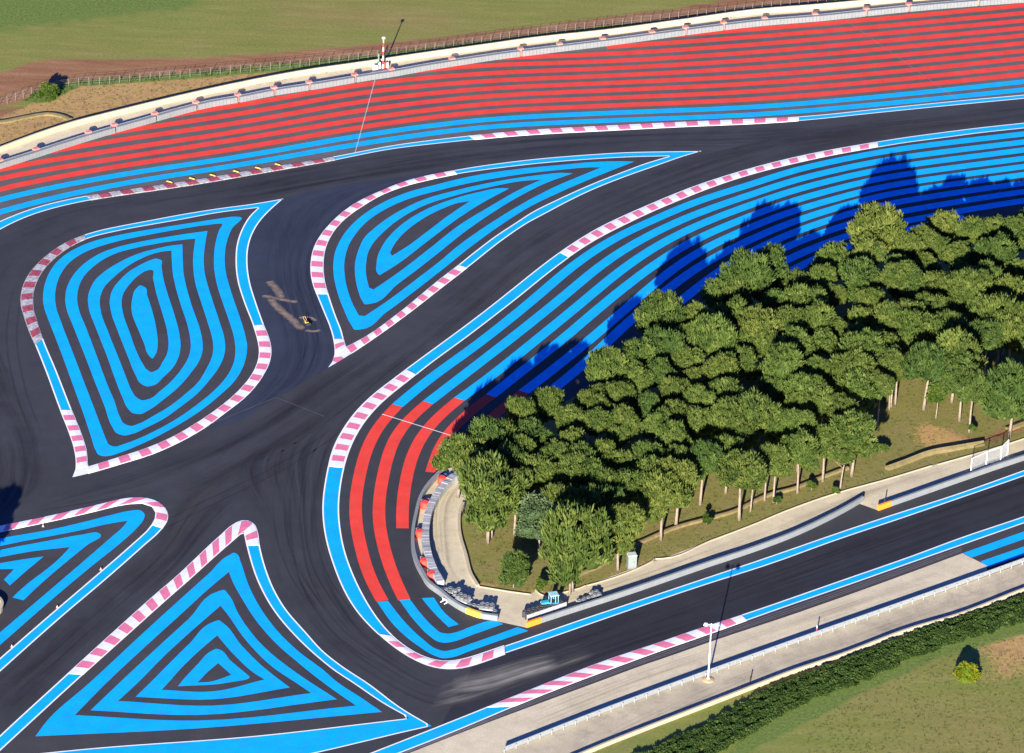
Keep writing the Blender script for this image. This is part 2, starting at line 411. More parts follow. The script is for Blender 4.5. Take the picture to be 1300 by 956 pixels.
# upper blue / red stripes on the grey run-off
HW = .79
def stripe(name, s, mat, z=.03, hw=HW, n=6):
    c = smooth(spline(P(s), n=n))
    return ribbon(name, offset(c, hw), offset(c, -hw), z, mat, **ST)
XS = [-200, -90, 0, 130, 310, 470, 610, 770, 960, 1140, 1300, 1400, 1500]
ROWS = [ # centre heights at x = 0, 130, 310, 470, 610, 770, 960, 1140, 1300
 ('b', [268.7, 237.9, 208.6, 180.7, 161.8, 153.3, 145.6, 130.2, 114.0]),
 ('b', [253.2, 225.9, 198.4, 170.4, 152.4, 143.8, 136.0, 120.6, 103.9]),
 ('r', [240.0, 214.5, 187.5, 159.7, 142.1, 134.4, 126.0, 110.8, 94.2]),
 ('r', [226.2, 204.2, 175.9, 149.8, 132.4, 124.7, 116.0, 101.1, 84.5]),
 ('r', [215.0, 193.1, 166.0, 138.4, 122.7, 115.0, 106.1, 90.8, 74.2]),
 ('r', [204.0, 181.3, 155.0, 127.3, 113.0, 105.7, 96.2, 80.6, 64.5]),
 ('r', [193.0, 170.5, 143.8, 116.2, 103.3, 96.5, 86.0, 70.6, 54.8]),
 ('r', [182.0, 160.0, 132.8, 106.2, 93.6, 87.1, 76.2, 60.4, 45.1]),
 ('r', [None, None, None, 95.5, 83.4, 78.1, 66.3, 50.7, 35.6]),
 ('r', [None, None, None, None, 74.5, 68.8, 56.4, 41.0, 26.2]),
 ('r', [None, None, None, None, None, 60.0, 46.6, 31.6, 16.6]),
 ('r', [None, None, None, None, None, 51.0, 37.2, 22.1, 6.9]),
]
bar_np = [G(x, y).xy for x, y, c in BARRIER]
for kind, ys in ROWS:
    pts = []
    if ys[0] is not None:
        sl_ = (ys[0]-ys[1])/130*1.25
        pts += [(-200, ys[0]+sl_*1.35*200, False), (-90, ys[0]+sl_*1.15*90, False)]
    for x, y in zip([0, 130, 310, 470, 610, 770, 960, 1140, 1300], ys):
        if y is not None: pts.append((x, y, False))
    sl_ = (ys[-1]-ys[-2])/160
    pts += [(1400, ys[-1]+sl_*100, False), (1500, ys[-1]+sl_*200, False)]
    c = smooth(spline(pts, n=8), 30)
    # stop the paint where the barrier base begins
    def inside(p):
        best = min(range(len(bar_c)-1), key=lambda i: ((bar_c[i]+bar_c[i+1])/2-p).length)
        a, b = bar_c[best], bar_c[best+1]; e = b-a
        return (e.x*(p.y-a.y)-e.y*(p.x-a.x))/max(e.length, 1e-6) < 2.6
    c = [p for p in c if inside(p)]
    if len(c) > 3: ribbon('blue_stripe' if kind == 'b' else 'red_stripe', offset(c, HW), offset(c, -HW), .03, M_BLUE if kind == 'b' else M_RED, **ST)

# the fan of stripes south of the track (blue, turning red round the hairpin)
FAN = [
 ('b', '1500,146 1400,157.5 1300,170.2 1180,184.2 1120,192.6 1060,204.6 1000,218.3 960,232.5 918,244.8 880,257.4 840,274.8 780,302.5 730,335.5 679.6,378.5 594.9,445.7 549.2,478 528.5,494.5 504.5,515'),
 ('r', '504.5,515 485.2,534 470.4,557.5 460.7,583.8 454.9,610.9 451.7,627.7 450.4,655.4 455.2,683 461.8,710.8 469.7,736 485.6,763'),
 ('b', '1500,156 1400,168 1300,180.5 1180,195.2 1120,203.8 1060,216.4 1000,231.1 960,245.2 918,259 880,273 840,290.7 780,324.5 711.7,379.5 655,425 600,467.5 543.3,511.2'),
 ('r', '543.3,511.2 516.5,534 499.2,557.5 490.9,583.8 485.4,608 481.5,630 480,655.4 484,683 491.6,710.8 498.5,731.5 513.3,761.6'),
 ('b', '1500,166 1400,178 1300,190.6 1180,206 1120,214.7 1060,228 1000,244 960,257.8 918,273 880,288.5 840,308.7 780,349.6 744,380 703.8,413 660,448.5 618.5,481.5 583.2,506.9'),
 ('r', '583.2,506.9 550.5,534 532.5,557.5 521,583.8 515,610.9 511.8,630 510.3,655.4 511,670.9'),
 ('b', '1500,177 1400,188.5 1300,201.3 1180,217 1120,225.8 1060,240.3 1000,257.1 960,271.7 918,288.3 880,305.5 840,330 780,375 738.5,410 703.8,439.5 655.4,477 623.4,502.7'),
 ('r', '623.4,502.7 603,517 584.5,534 562.5,557.5 552.1,583.8 547.7,599.8'),
 ('b', '1500,187 1400,199 1300,211.6 1180,227.8 1120,236.9 1060,252.8 1000,270 960,285.9 918,304 880,324 840,353 796.4,390.5 738.5,440 703.8,468 665,497.7'),
 ('r', '665,497.7 640,517 618.5,535 600,555 590,572'),
 ('b', '1500,198 1400,209.5 1300,221.9 1180,238.4 1120,248 1060,264.5 1000,284 960,301 918,321 880,343 840,373.5 800,407 738.5,465 705,492.2'),
 ('r', '705,492.2 680,511 650,536'),
 ('b', '1500,209 1400,220.5 1300,232.7 1180,250 1120,260.2 1060,276.8 1000,298 960,316.5 918,341 895,358 855,390 820,420'),
 ('b', '1500,220 1400,231.5 1300,243.5 1180,262.4 1120,273.2 1060,290 1000,312.5 960,333 930,350 900,372'),
 ('b', '1500,231 1400,242.5 1300,254.9 1180,275.2 1120,286.8 1060,304.5 1007,326 970,345'),
 ('b', '1225,275.5 1180,285.5 1120,300 1060,318 1007.7,342 985,354'),
]
for k, s in FAN:
    stripe('blue_stripe' if k == 'b' else 'red_stripe', s, M_BLUE if k == 'b' else M_RED, .03, .88)
# turned ends of the two outer stripes at the hairpin exit and the short third one
poly('blue_stripe', spline(P('478.7,764.4* 501.5,795.5 529.2,819 554.2,833.6 562.5,836 570.8,835.3 598.5,826 640,811.5 671,801* 657,796.3* 640,802.5 598.5,817 573.5,825.3 565.2,826.7 555.5,824.6 537.5,812.2 515.4,791.4 492.5,763*'), True, 4), .031, M_BLUE, **ST)
poly('blue_stripe', spline(P('507,762.3* 526.5,788.6 545.8,808 556.9,815 565.2,816.3 573.5,815.2 598.5,806.6 639,792.3* 628,787.8* 620.6,788.6 598.5,795.5 577.7,803.2 569.4,804.5 559.7,803.2 551.4,797 537.5,783 520.2,761*'), True, 4), .031, M_BLUE, **ST)
poly('blue_stripe', spline(P('535.5,759.5* 550.7,758.8* 565.2,779 582.5,792.8* 569.4,796.5* 554.2,781.7 543,769.2'), True, 3), .031, M_BLUE, **ST)

# ------------------------------------------------------------------ kerbs and edge bands
LW = .2
def lines(A, parent, side, closed=False):
    B = offset(A, side*LW, closed)
    return ribbon('edge_line', A, B, .05, M_WHITE, parent, n=len(A)-1)
def band(A, B, sideA=1):
    """blue edge band with a white line along either side"""
    r = ribbon('edge_band', A, B, .036, M_BLUE, **ST)
    lines(A, r, sideA); lines(B, r, -sideA)
    return r
def kerb(A, B, nb, first='w', dirty=False, sideA=1):
    """alternating blocks on a low crowned slab, white line along either side"""
    root = slab('kerb', A, B, .0, .055, M_KWD if dirty else M_KW, n=max(nb, 6), **ST)
    N = nb*3; a = resample(A, N); b = resample(B, N)
    for i in range(nb):
        w = (i % 2 == 0) == (first == 'w')
        aa = a[i*3:i*3+4]; bb = b[i*3:i*3+4]
        dd = dirty
        q = .06
        A2 = [p.lerp(r, q) for p, r in zip(aa, bb)]; B2 = [r.lerp(p, q) for p, r in zip(aa, bb)]
        slab('kerb_block', A2, B2, .02, .10+R_.random()*.006, (M_KWD if dd else M_KW) if w else (M_KRD if dd else M_KR), root, n=3, crown=.03)
    for C, sgn in ((A, sideA), (B, -sideA)):
        D = offset(C, sgn*LW*.9)
        ribbon('edge_line', C, D, .066, M_WHITE if not dirty else M_KWD, root, n=max(nb*2, 8))
    return root
# north edge of the upper track
k1a, k1b = (112, 254.5), (425, 203.9); k1c, k1d = (112, 248), (425, 199)
band(sub(NB_LOW, (-200, 410), k1a), sub(NB_UP, (-200, 392), k1c))
kerb(sub(NB_LOW, k1a, k1b), sub(NB_UP, k1c, k1d), 23, 'w', True)
band(sub(NB_LOW, k1b, (600, 177.7)), sub(NB_UP, k1d, (598, 172.3)))
kerb(sub(NB_LOW, (600, 177.7), (1014.9, 153.8)), sub(NB_UP, (598, 172.3), (1014.9, 148.4)), 29)
band(sub(NB_LOW, (1014.9, 153.8), (1500, 104)), sub(NB_UP, (1014.9, 148.4), (1500, 99)))
# south edge: right side, round the hairpin, to the start of the bottom straight
RB_OUT = smooth(spline(P('1500,136.5 1400,146 1300,157 1244.6,162.8 1203,168.1 1120,179.8 1115,180.7 1065,189 1000,202.4 949.2,215.6 907.7,228.3 880,237.7 835.4,255.9 780,280.2 770.8,284.4 729.2,308.8 708.5,323 660,360.8 637.4,379 600,408 549.2,445.4 514.6,470.8 503.4,479.6 475.7,500 452.2,522.9 435.5,546.5 429,557.5 421.5,574.5 417.5,594.8 412.7,620 410.5,640 410.7,655 413.2,675.7 416.8,693.9 420.5,705 432.9,739.7 449.5,770.8 460,784.5 484.9,808.7 508.5,828 543,846.8 562.5,853.7 574.9,853.6 598.5,846.6 640,830.4 660,823.6')), 10)
RB_IN = smooth(spline(P('1500,141.5 1400,151.5 1300,162.5 1244.6,168.2 1203,174 1120,185.6 1117.7,186.1 1065,195.4 1004.6,208.4 949.2,222.5 907.7,236.1 897.7,239.8 863,253.8 821.5,271.2 798.5,282.4 756.9,303.2 719.5,327.8 687.7,352.2 655.4,378.6 623.5,403.4 590.8,428.4 527.8,475.2 522.8,479.6 488.2,506.3 464.6,531.2 449.4,554.8 438.3,582.5 432.4,606.8 429.8,624 428.3,640 428.3,655 430.2,670.3 434,693.9 436.4,702.3 449.5,736.9 467.5,770.8 480.8,790.5 496,808 518.2,826 543,838.7 559.7,844.9 570.8,844.5 598.5,835 640,820.4 660,813.9')), 10)
def seg(a, b): return sub(RB_OUT, a[0], b[0]), sub(RB_IN, a[1], b[1])
s0 = ((1500, 136), (1500, 141)); s1 = ((1115, 180.7), (1117.7, 186.1)); s2 = ((708.5, 323), (719.5, 327.8)); s3 = ((514.6, 470.6), (527.8, 475)); s4 = ((417.5, 594.8), (432.4, 606.8)); s5 = ((484.9, 808.7), (496, 808)); s6 = ((642, 829.5), (641, 820.2))
s4 = ((418.3, 592), (434.5, 595.5))
band(*seg(s0, s1), sideA=-1); kerb(*seg(s1, s2), 41, sideA=-1); band(*seg(s2, s3), sideA=-1); kerb(*seg(s3, s4), 19, sideA=-1)
band(*seg(s4, s5), sideA=-1); kerb(*seg(s5, s6), 11, sideA=-1)
SB_UP = smooth(spline(P('641,820.2 660,813.9 723,791.7 806.2,763.9 900,732.6 980,705.8 1056.9,679 1140,651.3 1203,631.5 1300,597.2 1400,561 1560,503')), 10)
SB_LOW = smooth(spline(P('642,829.5 660,823.6 736.9,797 832.5,763.9 900,741.3 980,716 1056.9,687.8 1140,660.1 1216.9,633.5 1300,604.8 1400,569 1560,511')), 10)
band(SB_LOW, SB_UP)
SS_UP = smooth(spline(P('430,972 560,921 630,893 696,866.6 779,834.7 840,814.9 875.4,801.9 939,781.8 980,767.8 1076.9,733.9 1160,705.1 1216.9,683.6 1300,655.9 1400,620 1560,562')), 10)
SS_LOW = smooth(spline(P('460,975 590,924 663,893 729.2,866.8 784.6,846.5 840,826 882.3,811.8 948.8,788 980,776.8 1076.9,743.2 1160,713.8 1203,698.7 1300,664.6 1400,629 1560,571')), 10)
band(sub(SS_LOW, (460, 975), (650, 898)), sub(SS_UP, (430, 972), (617, 898)))
kerb(sub(SS_LOW, (650, 898), (948.8, 788)), sub(SS_UP, (617, 898), (939, 781.8)), 23)
band(sub(SS_LOW, (948.8, 788), (1560, 571)), sub(SS_UP, (939, 781.8), (1560, 562)))
ribbon('straight_asphalt', [G(600, 846.2).xy]+resample(SB_LOW, 60), [G(560, 920.9).xy]+resample(sub(SS_UP, (600, 905), (1560, 562)), 60), .010, M_STRAIGHT, n=60, **ST)
APR = spline(P('480,972 600,925 680,895 756.9,866.8 820,843.5 840,836.8 910,812.3 1000,782.5 1063,760.6 1160,725.6 1221.8,702.6*'), n=4)
# strip of older asphalt south of the straight with its rolled seams
apron = ribbon('apron_asphalt', sub(SS_LOW, (460, 975), (1221, 692.4)), APR, .012, M_RUN, n=60, **ST)
for q in (.30, .52, .70):
    A = resample(sub(SS_LOW, (460, 975), (1221, 692.4)), 60); B = resample(APR, 60)
    c = [a.lerp(b, q) for a, b in zip(A, B)]
    ribbon('seam', c, offset(c, .12), .02, worn('seam tar', (.14, .13, .14), .3), apron, n=60)
poly('runoff_asphalt', [G(1221.8, 702.6).xy]+sub(SS_LOW, (1221, 692.4), (1560, 571))+[G(1560, 617).xy, G(1400, 678).xy, G(1300, 714.5).xy, G(1253, 731).xy, G(1253, 718.5).xy], .011, M_RUN, **ST)
poly('blue_stripe', [G(*p).xy for p in ((1222.5, 702.3), (1300, 674.9), (1400, 639), (1560, 582), (1560, 592), (1400, 649), (1300, 684.6), (1234.2, 707.9))], .03, M_BLUE, **ST)
poly('blue_stripe', [G(*p).xy for p in ((1244.6, 713), (1300, 694), (1400, 658.5), (1560, 601), (1560, 611), (1400, 668.5), (1300, 705), (1253, 720.8))], .03, M_BLUE, **ST)

# ------------------------------------------------------------------ islands
def island(outer_s, inner_s, rings, kerbs, closed=True, sideA=1, bands=True, filler=None):
    O = spline(P(outer_s), closed); I = spline(P(inner_s), closed)
    if closed:
        base = poly('edge_band', O, .036, M_BLUE, holes=[I], **ST)
        lines(O+[O[0]], base, sideA); lines(I+[I[0]], base, -sideA)
    if filler: poly('runoff_asphalt', I if closed else I, .006, filler, **ST)
    for (oa, ob, ia, ib, nb, first, dirty) in kerbs:
        kerb(sub(O, oa, ob, closed), sub(I, ia, ib, closed), nb, first, dirty, sideA)
    for r in rings:
        if isinstance(r, str): poly('blue_stripe', spline(P(r), True), .03, M_BLUE, **ST)
        else: poly('blue_stripe', spline(P(r[0]), True), .03, M_BLUE, holes=[spline(P(r[1]), True)], **ST)
    return O, I
LEFT_O = '359.3,252.6* 320,259.3 277,265 228.5,272.8 190,280 152.3,287.1 125,293 106.6,298.5 83.8,308 63.5,321.2 45.7,336.9 33,354.2 27.2,370 26.2,386 30.5,402.6 37.6,422.9 44.4,438 57.1,469.4 76.2,521.2 86.3,546.6 93.4,568 96.2,585 96,596* 92,606.2* 111.7,601.5 152.3,589.7 192.9,577.1 228.5,561.3 261.5,542.5 286.8,523.8 312.2,504 326,489 336,474 342.5,460 344.6,446 342.5,432 335.2,412.8 325,384 317,357 314.2,334.1 315,316.3 320,298.5 330.2,281 342.8,267.3'
LEFT_I = '327.8,264* 277,270.4 228.5,279.3 190,286 152.3,293 109.2,304 93.9,311 73.6,324.6 58.4,339.2 47.5,356.9 42.4,374.7 42.6,389.9 48.2,411 54.6,430 71.1,469.4 91.4,521.2 102.8,549.2 109.7,571 111.4,592.8* 152.3,580 187.8,568.3 220.8,553.8 248.8,537.5 276.7,518.5 302,497 318,478.1 326.5,461 328.8,446 327,433.1 321.3,414 309.7,384 301.5,357 299,331.5 300.8,309.7 308.4,288.4 318,273.5'
RINGS_L = [
 ('304.9,275.7 297,275.3 280,277.5 259.2,280.7 228,285.5 190,291.5 151.5,298.5 116.9,307 89.2,319.5 72.6,332.5 61.5,348.7 56,364.9 54.6,378 55.9,390 60.8,404.5 70.5,429.2 81.5,458.3 93.3,490.8 106,525.7 115.7,554.8 121.6,572 125.4,577.6 130.9,579.3 139.2,578.8 153.1,574.6 177.5,564.8 205.7,551.1 227.4,539 250,524.8 279,502 296.9,484.9 306.6,470 312,455 313.8,441 311.5,426.5 305.5,406 297.7,383.5 290.8,362 286.4,344 285.3,328 288,307 295,289.5',
  '282.1,284.6 259.2,286.3 228,291.2 190,298 151.5,306 116.9,316.4 103,322.9 89.2,332.5 78.2,346.2 71.8,362 69.9,378 71.5,391 77.4,408.5 88.5,437.5 109.2,491.5 119.8,519 130.9,548.3 135.1,558.9 139.2,565.2 146.2,567.2 155.8,564.5 177,556.5 200,545.6 225,531.5 250,514 277.5,490.5 290,475 297,459.5 298.9,443 296.8,427 290.8,407.5 282.5,383.5 277,367 272.8,348 271.6,328.6 274.5,305 278.5,292'),
 ('263.4,293.3* 238.5,296.8 200,303 170,308.8 151.5,313.3 130.8,320.3 110,332.5 93.4,349.2 85.1,365.2 82.8,380 84.6,392.5 92.6,413.5 106.5,448.6 123,491.5 132.3,514.6 143,543 148.5,550.4 158.6,553 167.5,551.2 187,542.5 208.5,531.4 228,517.5 250,500.2 266.5,482 277.5,467 284,453 286,440 284.4,427.5 279,409.5 270,382.2 263.8,362.5 259.8,346 258.6,330 260.6,309.2',
  '248,303* 225,305.5 196,310 170,315.5 151.5,320.3 134,328 117.5,339.5 105.8,352 99.6,366.2 98,380 100,392.5 109.2,416 123.1,452.8 137.6,491.5 144.8,508.2 152.3,529.5 157.8,538 166.9,541 175.2,538.5 196,527.5 215.4,516 234.6,501 250,487.2 262,468.5 268.5,455 270.8,443.5 269.5,430 264,410.5 254.8,382.2 248.8,363 245.8,345 245.1,330'),
 ('231.5,310.3* 215,312.3 196,316.5 179.2,321 158.5,329.6 137.7,341.5 121.9,354.5 114.2,367.7 111.6,380 113.2,393.2 121.7,416.5 135.5,451.4 150,491.5 155.8,505.5 162.2,518.5 169.7,525 178,525.9 187.7,521.5 207.5,507.5 227.7,490.5 244.3,471 251.9,460 256.3,449 257.3,437 254.5,420.5 243.7,389 236.5,364 233.1,347 232.1,330',
  '217.7,318.2* 203.8,320 190,323.8 176,330 163,337.5 144.6,352 132.6,364.4 126.9,379 127.9,395 136.9,420.5 150.8,455.2 160.7,480.5 166.9,495.5 173.5,504.7 180.8,508.4 187.7,507.2 203.5,496.5 218.8,483 231,468 238.5,455.5 242,443.5 241.8,431.5 237.6,411.6 228.5,383.9 222.4,362 219.6,348 218.1,330'),
 ('203.8,330 198.3,328.6 190,330.9 178,336.5 166,343.5 152.5,355.5 143.2,367.7 139.4,382 141,396 149.4,420.2 161.8,451.4 172.9,478 178.5,486.9 186.8,490.8 193.7,489.7 207.7,478.7 220.8,465 227,452.5 229.2,440 228,426 221.5,399.8 211.5,369 206.8,350.8 205,338',
  '191.5,342.7 187,343.5 176.5,349.3 165,360.6 157,371.9 154.4,383.5 156.3,398.3 164.6,422.3 174.3,448.6 181.2,462 186.8,469.6 192.3,472.6 197.8,470.8 206.2,460.2 212,449.5 214,437.5 212.3,421.3 206.3,398.3 198.6,373 194.4,354'),
 '166.9,388.7 168.2,378 173,366.5 178.5,362.5 183.3,364.4 186.8,375 193.7,396.5 199,421.3 200.2,436.2 197.2,450.4 193,455.3 189.4,451.8 182.6,435.3 173.4,413.6 168.1,399.8',
]
KERBS_L = [((106.6, 298.5), (44.4, 438), (109.2, 304), (56, 433), 19, 'w', True),
           ((76.2, 521.2), (96, 596), (91.4, 521.2), (111.4, 592.8), 11, 'w', False),
           ((113, 601.3), (335.2, 412.8), (112.3, 592.5), (321.3, 414), 31, 'w', False)]
OL, IL = island(LEFT_O, LEFT_I, RINGS_L, KERBS_L, filler=M_RUN)
poly('kerb_tip', [G(*p).xy for p in ((95.9, 595.5), (111.6, 592.2), (113.5, 601.2), (92, 606.2), (94.6, 600.5))], .09, M_KW, **ST)
RIGHT_O = '890,192.2* 848.5,192.6 793,193.8 751.5,196.3 710,199.4 678.5,202.3 636.9,207.2 595.4,213.2 576,216.6 540,223.5 518.5,229 483.8,242.3 449.2,259.3 432.6,271.4 418.8,284.5 407.7,297.7 398.9,313.2 394.7,330.2 394.3,347 397.8,363.7 401.5,373.4 410.5,395.5 418.8,416 423,431 424.8,444 424.2,453.5 421.8,460 416.7,467* 439.5,453.3 476.9,428.5 518.5,398.4 560,366.1 592.9,340.6 600,335 638.7,304.6 669.7,283.6 695.2,269.9 710,261.9 751.5,241.6 793,225 834.6,210.3 869.2,198.3'
RIGHT_I = '849.8,198.5* 793,200.1 751.5,202.5 710,205.6 678.5,208.5 636.9,213.3 580.2,221.4 540,229.8 518.5,235.2 483.8,248.1 463,260.3 439.5,276.9 427,289.8 418.5,303.2 413.2,316.6 410.9,332.2 411.2,348.5 413.9,363.7 417,373.6 427,403 433.3,419 436.5,431 439.4,441* 465.8,426.4 504.6,398.6 560,353.4 581.5,336.9 600,322 631,298.6 654.2,283.4 674.3,270.3 710,252.5 751.5,233.8 793,217.5 818,208.2'
RINGS_R = [
 ('805.5,205.2* 778,205 751.5,206 710,209.7 664.6,214 623,219.5 581.5,227.6 560,233 518.5,244 483.8,258.5 456,277 439.5,293.6 429.5,310 425,322 423.2,336 423.6,348.5 427.8,369.2 436.8,394 446.5,413.5 450.6,418.6 456,418.6 490.8,396.2 532.3,365.2 560,343.6 599.5,312 637,285 678.5,259.5 710,244.6 751.5,226.6',
  '763.3,212.6* 751.5,212.6 710,215.9 664.6,221 623,227.5 581.5,235.8 560,241.2 518.5,252.8 490.8,265 463,284 449.2,300.5 443,310.8 439,323 437,336 437.5,348.5 441.6,369.2 449.2,389 455.5,400.5* 463,401.6* 490.8,383 532.3,352 560,330.6 580,313.6 623,283.4 664.6,258 710,234.8 737.7,223.2'),
 ('727.3,220.2* 710,219.7 692.3,221.5 664.6,225 623,232 581.5,241.2 540,252.8 504.6,269.5 477,288.5 463,301.5 455,318 450.6,336 450.9,349.8 454.8,369.2 460.3,382.5 463.8,386.6 468.6,386.2 504.6,361 560,318.5 581.5,301 623,271.5 664.6,246.5 692,233',
  '687.5,228.2* 664.6,229.8 623,237.4 581.5,247.4 540,260.5 504.6,280 483.8,297.7 474,308.5 467.6,320 464.9,333.2 464.7,348.5 468.6,365.5* 474.2,367.8* 504.6,347 547,314.4 581.5,287.2 623,261.7 664.6,238.4'),
 ('646.6,239.3* 637,239 609.2,243.7 574.6,253 540,266.5 511.5,284 497.7,296.3 486,311.5 480,324 478,336 478.6,346 481.8,349.8* 504.6,335.5 540,308.5 581.5,277.5 609.2,259.5',
  '596.5,255.5* 581.5,257.8 560.8,265.5 540,275.8 525.4,285.6 511.5,297.2 500.5,310.5 495.2,321* 497.7,325* 518.5,312 540,296 567.7,275'),
]
KERBS_R = [((576, 216.6), (401.5, 373.4), (580.2, 221.4), (417, 373.6), 29, 'w', False),
           ((423, 431), (424.3, 452), (436.5, 431), (439.4, 441), 3, 'w', False),
           ((443, 451.2), (592.9, 340.6), (439.9, 440.8), (581.5, 336.9), 20, 'r', False)]
OR_, IR_ = island(RIGHT_O, RIGHT_I, RINGS_R, KERBS_R, filler=M_RUN)
poly('kerb_tip', [G(*p).xy for p in ((424.3, 452), (436, 440), (439.4, 440.6), (444, 438.4), (447.5, 448.2), (443, 451.2), (430, 459.4), (416.7, 467), (421.8, 460))], .07, M_KW, **ST)
poly('kerb_tip', [G(*p).xy for p in ((423.6, 454.5), (433.5, 453.2), (436.5, 455.6), (428, 460.8), (422.4, 459.2))], .085, M_KR, **ST)
# bottom-left wedge
BL_O = spline(P('-160,708 -40,677.5 0,668 55,656.7 96.9,647.3 130,639.4 152,634 166,632 184.3,632 198.2,635.9 207.8,642.8 213,651.8 212.7,661 206.5,671.2 181.5,694.4 134.3,736 80,782 0,853 -80,925 -160,998'))
BL_I = spline(P('-160,716 -40,686 0,676 55.4,664.3 96,655.3 124.6,648.6 152,642 170,639.6 185,639.8 194,644.2 197.5,651.8 195.4,661.5 188.5,671.4 167.7,690.8 115.6,736 60,783.5 0,835.7 -80,907 -160,980'))
kerb(sub(BL_O, (-46, 679), (206.5, 671.2)), sub(BL_I, (-46, 687.5), (191.5, 667)), 19, 'w', False, sideA=-1)
band(sub(BL_O, (206.5, 671.2), (-160, 998)), sub(BL_I, (191.5, 667), (-160, 980)), sideA=-1)
band(sub(BL_O, (-160, 708), (-46, 679)), sub(BL_I, (-160, 716), (-46, 687.5)), sideA=-1)
for s in ('-160,730* 0,684 69.2,671.5 110.8,661.8 145,653 163,649 177.4,647.9 182.9,651.8 182.6,659 176,668 150,692 120.5,715.6 96.9,735 0,819 -80,890 -160,960* -160,943* -80,872 0,803.2 60.9,751.5 100,718 138.5,684.6 158,667 162,661.3* 140,664.8 102.5,673.3 0,693.5 -160,740*',
          '-160,748* 0,698.5 60,687 103.9,679 124.6,676.6 127.6,678.6 110.8,692 43,749.5 29.8,762.3* 15.9,758.8* 24.9,750 76,708.6 89,694.8* 40,700.3 0,707.8 -160,757*',
          '-160,765* 0,715.3 27.7,710.6 55.4,706.6* 34,724.5 12.5,743.4* 5,736* 18,722.6* 0,722.8 -160,775*'):
    poly('blue_stripe', spline(P(s), True), .03, M_BLUE, **ST)
poly('runoff_asphalt', BL_I, .006, M_RUN, **ST)
# bottom-middle island
MID_O = '548,922* 510,899.5 466,866.7 438,848.5 410,826.7 389.2,803.8 361.5,771.5 348.5,749.4 337.4,721.7 329.8,692.6 326.4,673 322.8,665.6 316.6,661.7 308.3,660.8 304.8,661.5 296.5,665.7 278.5,680.9 219.2,736 200.9,751.5 146,800.5 73.2,866.8 0,934 -60,992* 100,990 300,975'
MID_I = '520,912* 490,895.5 447,866.7 424,851.5 410,840.5 375.4,808.8 347.7,776 327.7,740 315.2,702.3 309.2,675.2* 275,705 240,736.7 223,751.5 160,808 94.6,866.8 30,926 -10,963* 120,950 320,935'
RINGS_M = [('485,904* 457,885 429,866.7 410,850.4 380,828 354.6,803.8 329.7,770.6 316,744 304.8,711.8 301.3,704 297.5,702 290.9,704.9 265,728.5 239.7,751.2 180,805.5 114,866.8 60,915 45,935* 250,925',
            '452,896* 425,877.5 393.4,853.7 375,838.5 354.6,821 326.9,790.4 307.5,760.7 296,740 290.4,726.4* 260.5,751.5 240,770.5 190,816 135.5,866.8 95,908* 250,915'),
           ('428,888* 394.8,866.8 375.4,853.7 333.8,820 303.4,780.7 289.3,754.1 284.3,749.2 277.5,750.8 240,785.5 200,822 152,866.8 115,902* 250,908',
            '395,880* 375.4,866.8 347.7,848.3 313,814 285.8,776.2 279.9,769.2* 240,804 208,833.5 175,866.8 150,890* 270,896'),
           ('368,873* 358.8,866.2 331,844 306.2,819 282.6,790.7 277.8,787.7 272,789.3 240,817.8 215,842.5 190.8,866.8 172,885* 270,888',
            '336,862.8* 326.9,857.5 299,833.4 275.7,806.9* 255,824.5 230,848.5 213.7,866.8 205,876* 270,878'),
           ('316.8,859.4 313,855.9 292.3,838.5 279,825 275,823.9 270,825.9 250,844.5 229.6,866.8 226,871.5* 289.5,866.8',
            '293.7,857* 277,842* 264,853 250.8,866.6* 264.6,866')]
KERBS_M = [((90, 851.5), (321, 664.5), (106, 856), (309.2, 675.2), 26, 'w', False), ((322, 665.2), (329.5, 691.5), (309.4, 676.2), (313, 692.3), 3, 'w', False)]
O2 = spline(P(MID_O), True)[::-1]; I2 = spline(P(MID_I), True)[::-1]
b_ = poly('edge_band', O2, .036, M_BLUE, holes=[I2], **ST); lines(O2+[O2[0]], b_, -1); lines(I2+[I2[0]], b_, 1)
poly('runoff_asphalt', I2, .006, M_RUN, **ST)
for (oa, ob, ia, ib, nb, first, dirty) in KERBS_M: kerb(sub(O2, oa, ob), sub(I2, ia, ib), nb, first, dirty, -1)
for r in RINGS_M: poly('blue_stripe', spline(P(r[0]), True), .03, M_BLUE, holes=[spline(P(r[1]), True)], **ST)

# hand-laid thin white timing lines and asphalt joints
def tape(a, b, wid, mat, z=.045, name='painted_line'):
    A, B = G(*a).xy, G(*b).xy; t = (B-A).normalized(); nrm = Vector((-t.y, t.x))*wid/2
    poly(name, [A+nrm, B+nrm, B-nrm, A-nrm], z, mat, **ST)
tape((485, 526), (574, 553.6), .14, M_WHITE); tape((451, 193.5), (476, 101.5), .14, worn('faded line', (.42, .38, .38), .2))
tape((1070, 23), (1212, 124), .10, worn('faint line', (.30, .16, .16), .3))
M_JOINT = worn('joint', (.085, .080, .085), .3)
tape((350.5, 504.7), (412, 529), .16, M_JOINT); tape((205, 564), (351, 504.5), .14, M_JOINT)

